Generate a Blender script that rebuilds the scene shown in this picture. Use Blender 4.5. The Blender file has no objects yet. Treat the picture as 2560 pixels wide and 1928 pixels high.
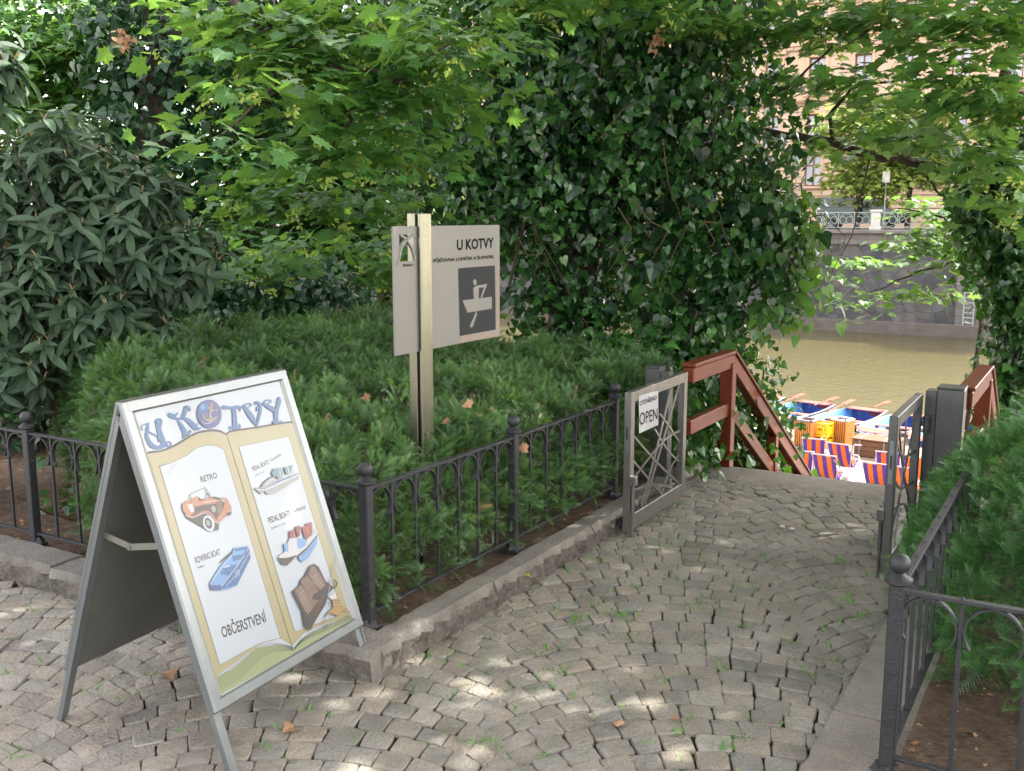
import bpy, bmesh, math, random
import numpy as np
from mathutils import Vector, Matrix, noise
random.seed(7)
R = math.radians
scene = bpy.context.scene
COL = scene.collection
# ------------------------------------------------------------------ camera, world, sun, exposure
CAM_H, PITCH, FPX = 1.75, R(9.44), 2550.0
cam_d = bpy.data.cameras.new('camera'); cam = bpy.data.objects.new('camera', cam_d); COL.objects.link(cam)
cam.location = (0, 0, CAM_H); cam.rotation_euler = (math.pi/2 - PITCH, 0, 0)
cam_d.sensor_width = 36; cam_d.lens = FPX/2560*36; cam_d.clip_start = .05; cam_d.clip_end = 2000
scene.camera = cam
SUN_AZ, SUN_EL = R(62), R(50)
world = bpy.data.worlds.new('World'); scene.world = world; world.use_nodes = True
wn = world.node_tree; bg = wn.nodes['Background']
sky = wn.nodes.new('ShaderNodeTexSky'); sky.sky_type = 'NISHITA'; sky.sun_disc = False
sky.sun_elevation = SUN_EL; sky.sun_rotation = SUN_AZ; sky.dust_density = 2.0; sky.air_density = 1.0
# broken cloud added over the blue to warm and lift the fill light
wtc = wn.nodes.new('ShaderNodeTexCoord'); cn = wn.nodes.new('ShaderNodeTexNoise'); cn.inputs['Scale'].default_value = 2.2; cn.inputs['Detail'].default_value = 7
cr = wn.nodes.new('ShaderNodeValToRGB'); cr.color_ramp.elements[0].position = .40; cr.color_ramp.elements[1].position = .60
cw = wn.nodes.new('ShaderNodeRGBToBW'); cm = wn.nodes.new('ShaderNodeMix'); cm.data_type = 'RGBA'; cmul = wn.nodes.new('ShaderNodeVectorMath'); cmul.operation = 'MULTIPLY'; cmul.inputs[1].default_value = (2.46, 2.22, 1.98)
wn.links.new(wtc.outputs['Generated'], cn.inputs[0]); wn.links.new(cn.outputs['Fac'], cr.inputs[0]); wn.links.new(cr.outputs[0], cm.inputs[0]); wn.links.new(sky.outputs[0], cw.inputs[0])
wn.links.new(cw.outputs[0], cmul.inputs[0]); wn.links.new(sky.outputs[0], cm.inputs[6]); wn.links.new(cmul.outputs[0], cm.inputs[7])
wn.links.new(cm.outputs[2], bg.inputs[0]); bg.inputs[1].default_value = .15
sl = bpy.data.lights.new('sun', 'SUN'); sl.energy = 2.7; sl.angle = R(.53); sl.color = (1, .95, .87)
so = bpy.data.objects.new('sun', sl); COL.objects.link(so)
sv = Vector((math.cos(SUN_EL)*math.sin(SUN_AZ), math.cos(SUN_EL)*math.cos(SUN_AZ), math.sin(SUN_EL)))
so.rotation_euler = sv.to_track_quat('Z', 'Y').to_euler(); so.location = (20, 10, 40)
scene.view_settings.view_transform = 'Standard'; scene.view_settings.look = 'None'
scene.view_settings.exposure = 2.55; scene.view_settings.gamma = 1
scene.render.engine = 'CYCLES'
scene.cycles.max_bounces = 8; scene.cycles.diffuse_bounces = 4; scene.cycles.transmission_bounces = 6
scene.cycles.transparent_max_bounces = 6

# ------------------------------------------------------------------ helpers
DU, DV = .501, .8655           # direction of the path (u); v runs to its right
GR = -math.atan2(DU, DV)
def W(v, u, z=0.): return Vector((u*DU + v*DV, u*DV - v*DU, z))
def gz(u): return -.009*u
def ray(px, py):               # a bearing measured on the photograph (2560 px wide), turned into a direction in the place
    a = (px-1280)/FPX; b = -(py-964)/FPX
    return Vector((a, math.cos(PITCH)+b*math.sin(PITCH), -math.sin(PITCH)+b*math.cos(PITCH)))
EYE = Vector((0, 0, CAM_H))
def at_y(px, py, y): r = ray(px, py); return EYE + r*(y/r.y)
def D(px, py, y): return at_y(px*1.1573, py*1.1573, y)
def at_z(px, py, z): r = ray(px, py); return EYE + r*((z-CAM_H)/r.z)
def uv_of(p): return (p.x*DU+p.y*DV, p.x*DV-p.y*DU)

def tag(o, label=None, cat=None, group=None, kind=None):
    if label: o['label'] = label
    if cat: o['category'] = cat
    if group: o['group'] = group
    if kind: o['kind'] = kind
    return o
def thing(name, label, cat, loc=(0, 0, 0), rz=0., group=None):
    o = bpy.data.objects.new(name, None); COL.objects.link(o); o.empty_display_size = .1
    o.location = loc; o.rotation_euler = (0, 0, rz)
    return tag(o, label, cat, group)
def kids(o): return [c for c in bpy.data.objects if c.parent == o]
def copy_tree(o, parent=None):
    c = o.copy(); COL.objects.link(c)
    if parent is not None: c.parent = parent
    for ch in kids(o): copy_tree(ch, c)
    return c
def attach(o, parent):
    o.parent = parent; return o

class MB:
    def __init__(s): s.v = []; s.f = []; s.m = []; s.mats = []
    def mi(s, mat):
        if mat not in s.mats: s.mats.append(mat)
        return s.mats.index(mat)
    def add(s, vs, fs, mat=None):
        o = len(s.v); k = s.mi(mat)
        s.v += [tuple(p) for p in vs]; s.f += [tuple(i+o for i in f) for f in fs]; s.m += [k]*len(fs)
    def box(s, c, d, mat=None, rot=None, bev=0.):
        hx, hy, hz = d[0]/2, d[1]/2, d[2]/2
        if bev > 0:
            b = min(bev, hx*.9, hy*.9, hz*.9)
            vs = []; 
            for sx in (-1, 1):
                for sy in (-1, 1):
                    for sz in (-1, 1):
                        vs += [(sx*hx, sy*(hy-b), sz*(hz-b)), (sx*(hx-b), sy*hy, sz*(hz-b)), (sx*(hx-b), sy*(hy-b), sz*hz)]
            def I(sx, sy, sz, k): return ((sx > 0)*4+(sy > 0)*2+(sz > 0))*3+k
            fs = []
            for q in (-1, 1):
                fs.append([I(q, -1, -1, 0), I(q, 1, -1, 0), I(q, 1, 1, 0), I(q, -1, 1, 0)][::q])
                fs.append([I(-1, q, -1, 1), I(-1, q, 1, 1), I(1, q, 1, 1), I(1, q, -1, 1)][::q])
                fs.append([I(-1, -1, q, 2), I(1, -1, q, 2), I(1, 1, q, 2), I(-1, 1, q, 2)][::q])
            for a in (-1, 1):
                for c_ in (-1, 1):
                    fs.append([I(a, c_, -1, 0), I(a, c_, 1, 0), I(a, c_, 1, 1), I(a, c_, -1, 1)])
                    fs.append([I(a, -1, c_, 0), I(a, 1, c_, 0), I(a, 1, c_, 2), I(a, -1, c_, 2)])
                    fs.append([I(-1, a, c_, 1), I(1, a, c_, 1), I(1, a, c_, 2), I(-1, a, c_, 2)])
            for a in (-1, 1):
                for b_ in (-1, 1):
                    for c_ in (-1, 1): fs.append([I(a, b_, c_, 0), I(a, b_, c_, 1), I(a, b_, c_, 2)])
        else:
            vs = [(x, y, z) for x in (-hx, hx) for y in (-hy, hy) for z in (-hz, hz)]
            fs = [(0, 1, 3, 2), (4, 6, 7, 5), (0, 4, 5, 1), (2, 3, 7, 6), (0, 2, 6, 4), (1, 5, 7, 3)]
        c = Vector(c)
        if rot is not None: vs = [rot @ Vector(p) for p in vs]
        s.add([Vector(p)+c for p in vs], fs, mat)
    def bar(s, a, b, w, h, mat=None, up=(0, 0, 1), bev=0.):
        a = Vector(a); b = Vector(b); y = (b-a); L = y.length; y.normalize(); up = Vector(up)
        x = y.cross(up); 
        if x.length < 1e-4: x = y.cross(Vector((1, 0, 0)))
        x.normalize(); z = x.cross(y)
        s.box((a+b)/2, (w, L, h), mat, Matrix((x, y, z)).transposed(), bev)
    def tube(s, pts, rad, mat=None, n=8, cap=True):
        pts = [Vector(p) for p in pts]
        if not hasattr(rad, '__len__'): rad = [rad]*len(pts)
        vs = []; fs = []; px = None
        for i, p in enumerate(pts):
            t = (pts[min(i+1, len(pts)-1)]-pts[max(i-1, 0)]).normalized()
            if px is None:
                px = t.orthogonal().normalized()
            px = (px - t*px.dot(t)).normalized(); py = t.cross(px)
            for k in range(n):
                a = 2*math.pi*k/n; vs.append(p+(px*math.cos(a)+py*math.sin(a))*rad[i])
        for i in range(len(pts)-1):
            for k in range(n):
                k2 = (k+1) % n; fs.append((i*n+k, i*n+k2, (i+1)*n+k2, (i+1)*n+k))
        if cap: fs.append(tuple(range(n))[::-1]); fs.append(tuple((len(pts)-1)*n+k for k in range(n)))
        s.add(vs, fs, mat)
    def lathe(s, prof, c=(0, 0, 0), mat=None, n=20):
        vs = []; fs = []
        for r, z in prof:
            for k in range(n): a = 2*math.pi*k/n; vs.append((c[0]+r*math.cos(a), c[1]+r*math.sin(a), c[2]+z))
        for i in range(len(prof)-1):
            for k in range(n): k2 = (k+1) % n; fs.append((i*n+k, i*n+k2, (i+1)*n+k2, (i+1)*n+k))
        fs.append(tuple(range(n))[::-1]); fs.append(tuple((len(prof)-1)*n+k for k in range(n)))
        s.add(vs, fs, mat)
    def prism(s, poly, depth, mat=None, T=None):          # polygon in xy, extruded in z by depth, placed by matrix T
        n = len(poly); vs = [Vector((p[0], p[1], 0)) for p in poly]+[Vector((p[0], p[1], depth)) for p in poly]
        if T is not None: vs = [T @ p for p in vs]
        fs = [tuple(range(n))[::-1], tuple(range(n, 2*n))]+[(i, (i+1) % n, n+(i+1) % n, n+i) for i in range(n)]
        s.add(vs, fs, mat)
    def build(s, name, parent=None, loc=None, rz=None, smooth=False, mat=None, **kw):
        me = bpy.data.meshes.new(name); me.from_pydata(s.v, [], s.f)
        for m_ in (s.mats if mat is None else [mat]): me.materials.append(m_)
        if mat is None: me.polygons.foreach_set('material_index', s.m)
        me.update()
        if smooth:
            me.polygons.foreach_set('use_smooth', [True]*len(me.polygons))
            try: me.set_sharp_from_angle(angle=R(38))
            except Exception: pass
        bm = bmesh.new(); bm.from_mesh(me); bmesh.ops.recalc_face_normals(bm, faces=bm.faces); bm.to_mesh(me); bm.free()
        o = bpy.data.objects.new(name, me); COL.objects.link(o)
        if parent is not None: o.parent = parent
        if loc is not None: o.location = loc
        if rz is not None: o.rotation_euler = (0, 0, rz)
        return tag(o, **kw)

# ------------------------------------------------------------------ materials
def mat(name, col, rough=.6, metal=0., spec=.5, var=None, nscale=8., nmix=.35, bump=0., bscale=40., coat=0., vec='Object', detail=5, isl=0., stretch=None):
    m = bpy.data.materials.new(name); m.use_nodes = True; nt = m.node_tree; N = nt.nodes; L = nt.links
    b = N['Principled BSDF']; b.inputs['Roughness'].default_value = rough; b.inputs['Metallic'].default_value = metal
    b.inputs['Specular IOR Level'].default_value = spec; b.inputs['Coat Weight'].default_value = coat
    tc = N.new('ShaderNodeTexCoord'); src = tc.outputs[vec]
    if stretch:
        mp = N.new('ShaderNodeMapping'); mp.inputs['Scale'].default_value = stretch; L.new(src, mp.inputs[0]); src = mp.outputs[0]
    out = None
    if var is not None:
        n = N.new('ShaderNodeTexNoise'); n.inputs['Scale'].default_value = nscale; n.inputs['Detail'].default_value = detail
        n.inputs['Roughness'].default_value = .65; L.new(src, n.inputs['Vector'])
        r = N.new('ShaderNodeValToRGB'); r.color_ramp.elements[0].position = .5-nmix/2; r.color_ramp.elements[1].position = .5+nmix/2
        r.color_ramp.elements[0].color = (*col, 1); r.color_ramp.elements[1].color = (*var, 1)
        L.new(n.outputs['Fac'], r.inputs[0]); out = r.outputs[0]
    else:
        rg = N.new('ShaderNodeRGB'); rg.outputs[0].default_value = (*col, 1); out = rg.outputs[0]
    if isl > 0:
        g = N.new('ShaderNodeNewGeometry'); hs = N.new('ShaderNodeHueSaturation'); mr = N.new('ShaderNodeMapRange')
        mr.inputs[3].default_value = 1-isl; mr.inputs[4].default_value = 1+isl
        L.new(g.outputs['Random Per Island'], mr.inputs[0]); L.new(mr.outputs[0], hs.inputs['Value']); L.new(out, hs.inputs['Color']); out = hs.outputs[0]
    L.new(out, b.inputs['Base Color'])
    if bump > 0:
        n2 = N.new('ShaderNodeTexNoise'); n2.inputs['Scale'].default_value = bscale; n2.inputs['Detail'].default_value = 6; L.new(src, n2.inputs['Vector'])
        bp = N.new('ShaderNodeBump'); bp.inputs['Strength'].default_value = bump; bp.inputs['Distance'].default_value = .01
        L.new(n2.outputs['Fac'], bp.inputs['Height']); L.new(bp.outputs[0], b.inputs['Normal'])
    return m

def leafmat(name, c1, c2, trans=.35, tcol=None, rough=.4, spec=.5):
    """c1..c2 vary from leaf to leaf (stored tint), light passes through the blade"""
    m = bpy.data.materials.new(name); m.use_nodes = True; nt = m.node_tree; N = nt.nodes; L = nt.links
    b = N['Principled BSDF']; b.inputs['Roughness'].default_value = rough; b.inputs['Specular IOR Level'].default_value = spec
    at = N.new('ShaderNodeAttribute'); at.attribute_name = 'tint'
    mx = N.new('ShaderNodeMix'); mx.data_type = 'RGBA'; mx.inputs[6].default_value = (*c1, 1); mx.inputs[7].default_value = (*c2, 1)
    L.new(at.outputs['Fac'], mx.inputs[0]); L.new(mx.outputs[2], b.inputs['Base Color'])
    t = N.new('ShaderNodeBsdfTranslucent')
    tc = tcol or (min(1, c2[0]*2.2), min(1, c2[1]*1.9), c2[2]*.7)
    m2 = N.new('ShaderNodeMix'); m2.data_type = 'RGBA'; m2.inputs[0].default_value = .65; m2.inputs[7].default_value = (*tc, 1)
    L.new(mx.outputs[2], m2.inputs[6]); L.new(m2.outputs[2], t.inputs[0])
    ms = N.new('ShaderNodeMixShader'); ms.inputs[0].default_value = trans
    L.new(b.outputs[0], ms.inputs[1]); L.new(t.outputs[0], ms.inputs[2]); L.new(ms.outputs[0], N['Material Output'].inputs[0])
    return m

M = {}
M['iron'] = mat('painted_iron', (.020, .021, .025), .5, .3, .4, (.036, .037, .040), 30, .5, .25, 120)
M['steel'] = mat('brushed_steel', (.15, .145, .135), .38, .75, .5, (.23, .22, .20), 14, .5, .1, 200, stretch=(6, 6, 1))
M['dark_steel'] = mat('dark_steel', (.072, .076, .074), .38, .6, .5, (.11, .113, .108), 10, .5, .1, 200, stretch=(6, 6, 1))
M['alu'] = mat('aluminium', (.148, .166, .172), .36, .55, .5, (.188, .206, .212), 9, .5, .05, 90)
M['cast_alu'] = mat('zinc_strip', (0.1776, 0.1894, 0.1658), .4, .6, .5, (0.225, 0.225, 0.1894), 20, .5)
M['panel_back'] = mat('panel_back', (.075, .076, .068), .55, 0, .4, (.10, .10, .09), 6, .5)
M['rubber'] = mat('black_plastic', (.02, .02, .02), .5)
M['soil'] = mat('soil', (.045, .030, .021), .95, 0, .2, (.12, .083, .058), 22, .35, 1.0, 60, detail=12)
M['joint'] = mat('joint_sand', (.013, .011, .008), .95, 0, .15, (.045, .036, .025), 30, .4, 1.0, 80, detail=10)
M['redwood'] = mat('red_stained_wood', (.042, .007, .004), .36, 0, .28, (.19, .036, .008), 9, .7, .12, 30, coat=.04, stretch=(14, 1, 14))
M['white'] = mat('print_white', (0.2246, 0.2527, 0.2864), .35, 0, .5, coat=.06)
M['khaki'] = mat('print_khaki', (0.1685, 0.1516, 0.0786), .35, 0, .5, (0.1853, 0.1685, 0.0955), 5, .5, coat=.06)
M['pgreen'] = mat('print_green', (.150, .172, .092), .35, coat=.06)
M['pline'] = mat('print_line', (0.0337, 0.0449, 0.0253), .4, coat=.06)
M['pdark'] = mat('print_dark', (0.0197, 0.0158, 0.0146), .4, coat=.06)
M['pblue'] = mat('print_blue', (.003, .042, .125), .35, 0, .5, (.006, .062, .165), 9, .5, coat=.06)
M['pnavy'] = mat('print_navy', (0.014, 0.0281, 0.1123), .35, coat=.06)
M['plight'] = mat('print_light_blue', (0.0562, 0.1404, 0.2808), .35, coat=.06)
M['porange'] = mat('print_orange', (0.1685, 0.0562, 0.0309), .35, 0, .5, (0.2134, 0.0899, 0.0505), 30, .5, coat=.06)
M['pbrown'] = mat('print_brown', (0.073, 0.0449, 0.0337), .35, 0, .5, (0.1123, 0.0702, 0.0505), 40, .5, coat=.06)
M['pgrey'] = mat('print_grey', (0.1236, 0.1348, 0.1404), .35, coat=.06)
M['pteal'] = mat('print_teal', (0.0337, 0.1011, 0.1236), .35, coat=.06)
M['pred'] = mat('print_red', (0.1909, 0.0225, 0.0112), .35, coat=.06)
M['pgold'] = mat('print_gold', (0.1909, 0.1236, 0.0449), .35, coat=.06)
M['ppaper'] = mat('paper', (0.2808, 0.2864, 0.3033), .5)
M['black'] = mat('black_ink', (.006, .006, .006), .8, 0, .1)
M['plate'] = mat('sign_plate', (.125, .124, .117), .5, .35, .5, (.155, .153, .144), 3, .6, .03, 60)
M['plate_worn'] = mat('sign_plate_worn', (.16, .125, .10), .5, .3, .5, (.21, .175, .15), 12, .5)
M['slate'] = mat('sign_dark_panel', (.018, .020, .024), .7, 0, .2)
M['mast'] = mat('weathered_steel_mast', (.16, .165, .145), .25, .9, .5, (.25, .255, .185), 3.5, .5, .08, 60, stretch=(6, 6, .8))
def granite(name, a, b, c, isl=.22, bump=.9):
    m = bpy.data.materials.new(name); m.use_nodes = True; nt = m.node_tree; N = nt.nodes; L = nt.links
    p = N['Principled BSDF']; p.inputs['Roughness'].default_value = .82; p.inputs['Specular IOR Level'].default_value = .3
    tc = N.new('ShaderNodeTexCoord')
    n1 = N.new('ShaderNodeTexNoise'); n1.inputs['Scale'].default_value = 220; n1.inputs['Detail'].default_value = 3; L.new(tc.outputs['Object'], n1.inputs[0])
    r1 = N.new('ShaderNodeValToRGB'); e = r1.color_ramp.elements; e[0].position = .36; e[0].color = (*[x*.52 for x in a], 1); e[1].position = .62; e[1].color = (*[min(1, x*1.28) for x in a], 1)
    L.new(n1.outputs['Fac'], r1.inputs[0])
    g = N.new('ShaderNodeNewGeometry')
    rr = N.new('ShaderNodeValToRGB'); rr.color_ramp.interpolation = 'LINEAR'; e = rr.color_ramp.elements
    e[0].position = 0; e[0].color = (*a, 1); e[1].position = 1; e[1].color = (*c, 1); k = e.new(.5); k.color = (*b, 1); k2 = e.new(.78); k2.color = (*[x*.62 for x in a], 1)
    L.new(g.outputs['Random Per Island'], rr.inputs[0])
    n2 = N.new('ShaderNodeTexNoise'); n2.inputs['Scale'].default_value = 3.2; n2.inputs['Detail'].default_value = 8; n2.inputs['Roughness'].default_value = .7; L.new(tc.outputs['Object'], n2.inputs[0])
    mr = N.new('ShaderNodeMapRange'); mr.inputs[1].default_value = .3; mr.inputs[2].default_value = .7; mr.inputs[3].default_value = .62; mr.inputs[4].default_value = 1.18; L.new(n2.outputs['Fac'], mr.inputs[0])
    mx = N.new('ShaderNodeMix'); mx.data_type = 'RGBA'; mx.inputs[0].default_value = .58; L.new(r1.outputs[0], mx.inputs[6]); L.new(rr.outputs[0], mx.inputs[7])
    hs = N.new('ShaderNodeHueSaturation'); L.new(mx.outputs[2], hs.inputs['Color']); L.new(mr.outputs[0], hs.inputs['Value'])
    L.new(hs.outputs[0], p.inputs['Base Color'])
    n3 = N.new('ShaderNodeTexNoise'); n3.inputs['Scale'].default_value = 70; n3.inputs['Detail'].default_value = 8; L.new(tc.outputs['Object'], n3.inputs[0])
    bp = N.new('ShaderNodeBump'); bp.inputs['Strength'].default_value = bump; bp.inputs['Distance'].default_value = .006; L.new(n3.outputs['Fac'], bp.inputs['Height']); L.new(bp.outputs[0], p.inputs['Normal'])
    return m
M['sett'] = granite('granite_setts', (.222, .208, .182), (.255, .212, .162), (.31, .288, .238), bump=1.6)
M['kerb'] = granite('granite_kerb', (.185, .17, .15), (.17, .155, .135), (.20, .185, .165), bump=1.4)
M['kface'] = mat('kerb_rough_face', (.055, .048, .041), .95, 0, .2, (.15, .135, .118), 26, .4, 1.0, 70, detail=12)
M['slab'] = granite('granite_slab', (.27, .24, .205), (.25, .225, .19), (.28, .25, .21))
M['yew'] = leafmat('yew_needles', (.008, .034, .013), (.12, .25, .075), .22, rough=.4)
M['yew2'] = leafmat('yew_needles_fresh', (.010, .052, .014), (.085, .23, .052), .22, rough=.38)
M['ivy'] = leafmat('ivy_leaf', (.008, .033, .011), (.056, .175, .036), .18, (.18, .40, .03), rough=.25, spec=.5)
M['ivy_dark'] = leafmat('ivy_leaf_dark', (.008, .032, .014), (.026, .085, .030), .15, rough=.33, spec=.5)  # darker ivy leaf for inner layers and background ivy
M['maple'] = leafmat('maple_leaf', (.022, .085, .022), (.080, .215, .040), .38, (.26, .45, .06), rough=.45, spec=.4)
M['maple_dark'] = leafmat('maple_leaf_shade', (.018, .070, .020), (.058, .150, .034), .35, (.22, .38, .06), rough=.5, spec=.35)  # darker copy of the maple leaf, shade put into its colour
M['maple_far'] = leafmat('plane_leaf_far', (.12, .19, .03), (.26, .34, .08), .4, (.5, .6, .15), rough=.6)
M['seed'] = leafmat('maple_seed', (.20, .32, .05), (.34, .42, .10), .4, (.6, .7, .15), rough=.6)
M['vib'] = leafmat('viburnum_leaf', (.020, .042, .024), (.070, .118, .068), .15, (.15, .30, .06), rough=.6, spec=.25)
M['grass'] = leafmat('weed_blade', (.04, .15, .02), (.10, .28, .04), .3, rough=.5)
M['dry'] = leafmat('dry_leaf', (.20, .10, .05), (.36, .22, .12), .15, (.4, .25, .13), rough=.8)
M['bark'] = mat('bark', (.030, .024, .019), .95, 0, .2, (.075, .06, .045), 14, .5, 1.0, 50, detail=10, stretch=(1, 1, .3))
M['twig'] = mat('twig', (.06, .04, .028), .9, 0, .2, (.11, .08, .05), 20, .5, .5, 90)

# ------------------------------------------------------------------ leaves
def fan(half, cy=.32, fold=.22, droop=.25):
    """outline given as its right half from stem to tip -> fan of triangles with a folded, drooping blade"""
    pts = [(x, y) for x, y in half]+[(-x, y) for x, y in half[::-1][1:] if x > 1e-6]
    pts = pts if half[0][0] > 1e-6 else pts
    def z(x, y): return abs(x)*fold-droop*max(0, y)**2*.5-(x*x)*.35
    v = [(0, cy, z(0, cy))]+[(x, y, z(x, y)) for x, y in pts]
    n = len(pts); f = [(0, 1+i, 1+(i+1) % n) for i in range(n)]
    return np.array(v, float), np.array(f, int)
MAPLE = fan([(0, 0), (.20, -.07), (.36, -.16), (.38, .02), (.58, .06), (.42, .20), (.52, .32), (.68, .44), (.48, .46), (.46, .58), (.28, .50), (.26, .66), (.13, .74), (0, 1.)], .28)
MAPLE_LOW = fan([(0, 0), (.36, -.14), (.36, .16), (.66, .44), (.28, .50), (0, 1.)], .28)
IVY = fan([(0, .04), (.22, -.08), (.46, .06), (.50, .24), (.34, .42), (.20, .70), (0, 1.)], .25, .28, .3)
IVY_HEART = fan([(0, .06), (.22, -.06), (.44, .10), (.42, .38), (.22, .70), (0, 1.)], .3, .25, .35)
def longleaf(w=.165, n=5, droop=.35, fold=.35):
    v = []; f = []
    for i in range(n+1):
        t = i/n; ww = w*math.sin(math.pi*min(1, .06+t*.94))**.62 if i < n else 0.004
        z = -droop*t*t
        v += [(-ww, t, z+fold*ww), (0, t, z), (ww, t, z+fold*ww)]
    for i in range(n):
        a = i*3
        for k in (0, 1): f += [(a+k, a+k+1, a+k+4), (a+k, a+k+4, a+k+3)]
    return np.array(v), np.array(f)
LONG = longleaf()
BLADE = longleaf(.07, 3, .5, .2)
SAMARA = (np.array([(0, 0, 0), (.26, .25, .05), (.34, .7, .0), (.04, 1., -.05), (-.12, .5, .03)]), np.array([(0, 1, 4), (1, 2, 4), (2, 3, 4)]))
def yew_spray(pairs=15, w=.011, L=.30, seed=1):
    rg = np.random.default_rng(seed); v = []; f = []
    def needle(p, d, l):
        d = np.array(d)/np.linalg.norm(d); s = np.cross(d, [0, 0, 1]); s /= np.linalg.norm(s)
        o = len(v); v.extend([p-s*w, p+s*w, p+d*l+s*w*.2]); f.append((o, o+1, o+2))
    for i in range(pairs):
        t = .06+.94*i/pairs; p = np.array([.04*math.sin(t*2.5), t, -.28*t*t])
        l = L*(1-.45*t)*(.6+.4*min(1, t*5))
        for sx in (-1, 1):
            needle(p, (sx*(1-.25*t), .28+.5*t+rg.normal()*.08, .10+rg.normal()*.10-.2*t), l*(1+rg.normal()*.08))
    o = len(v)
    for i in range(4):
        t = i/3; v.extend([np.array([-.012, t, -.28*t*t-.01]), np.array([.012, t, -.28*t*t-.01])])
    for i in range(3): a = o+i*2; f += [(a, a+1, a+3), (a, a+3, a+2)]
    return np.array(v), np.array(f)
YEW = [yew_spray(12, .016, .32, seed=1), yew_spray(11, .018, .34, 2), yew_spray(13, .015, .28, 3)]
def nrm(a): return a/np.maximum(np.linalg.norm(a, axis=-1, keepdims=True), 1e-9)
def foliage(name, tmpl, P, T, Nn, S, material, parent=None, tint=None, rng=None, vt=None, **kw):
    TV, TF = tmpl; n = len(P); T = nrm(T); Nn = nrm(Nn - T*(Nn*T).sum(1, keepdims=True)); B = np.cross(T, Nn)
    base = np.array(parent.location) if parent is not None else np.zeros(3)
    S = np.broadcast_to(np.asarray(S, float).reshape(-1, 1, 1), (n, 1, 1))
    V = P[:, None, :]-base + S*(TV[None, :, 0:1]*B[:, None]+TV[None, :, 1:2]*T[:, None]+TV[None, :, 2:3]*Nn[:, None])
    k = len(TV); F = (TF[None]+np.arange(n)[:, None, None]*k).reshape(-1)
    me = bpy.data.meshes.new(name); nv = n*k; nf = n*len(TF)
    me.vertices.add(nv); me.vertices.foreach_set('co', V.reshape(-1).astype(np.float32))
    me.loops.add(nf*3); me.loops.foreach_set('vertex_index', F.astype(np.int32))
    me.polygons.add(nf); me.polygons.foreach_set('loop_start', np.arange(0, nf*3, 3, dtype=np.int32))
    try: me.polygons.foreach_set('loop_total', np.full(nf, 3, dtype=np.int32))
    except Exception: pass
    me.polygons.foreach_set('use_smooth', np.zeros(nf, dtype=bool))
    if tint is None: tint = (rng or np.random.default_rng(3)).random(n)
    a = me.attributes.new('tint', 'FLOAT', 'POINT'); tv_ = np.repeat(np.asarray(tint), k)+(np.tile(vt, n) if vt is not None else np.tile((TV[:, 1]-.4)*.16-np.abs(TV[:, 0])*.25, n)); a.data.foreach_set('value', np.clip(tv_, 0, 1).astype(np.float32))
    me.materials.append(material); me.update(calc_edges=True); me.validate()
    o = bpy.data.objects.new(name, me); COL.objects.link(o)
    if parent is not None: o.parent = parent
    return tag(o, **kw)
def join_np(parts): return [np.concatenate(x) for x in zip(*parts)]
def blob_points(rng, blobs, n, inner=.65):
    """points in the outer shell of ellipsoids; blobs = (centre, (rx,ry,rz))"""
    wts = np.array([b[1][0]*b[1][1]+b[1][1]*b[1][2]+b[1][0]*b[1][2] for b in blobs]); wts = wts/wts.sum()
    idx = rng.choice(len(blobs), n, p=wts); C = np.array([tuple(b[0]) for b in blobs])[idx]; RR = np.array([b[1] for b in blobs])[idx]
    d = nrm(rng.normal(size=(n, 3))); r = inner+(1.05-inner)*rng.random((n, 1))**.7
    return C+d*r*RR, nrm(d/RR)
def clump(rng, P, O, per, spread):
    P2 = np.repeat(P, per, 0)+rng.normal(size=(len(P)*per, 3))*spread; return P2, np.repeat(O, per, 0)
def ivy_crown(name, blobs, n, size, parent, seed, m='ivy', inner=.6, per=6, **kw):
    rng = np.random.default_rng(seed); P, O = blob_points(rng, blobs, n//per, inner); ct = rng.random(len(P))
    P, O = clump(rng, P, O, per, (size*1.5, size*1.5, size*1.5)); n = len(P)
    N_ = O*.8+np.array([0, 0, .35])+rng.normal(size=(n, 3))*.7; T = np.array([0, 0, -1.])+O*.25+rng.normal(size=(n, 3))*.8
    return foliage(name, IVY, P, T, N_, size*(.6+.75*rng.random(n)), M[m], parent, np.repeat(ct, per)*.4+rng.random(n)**3*.75, **kw)
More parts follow.
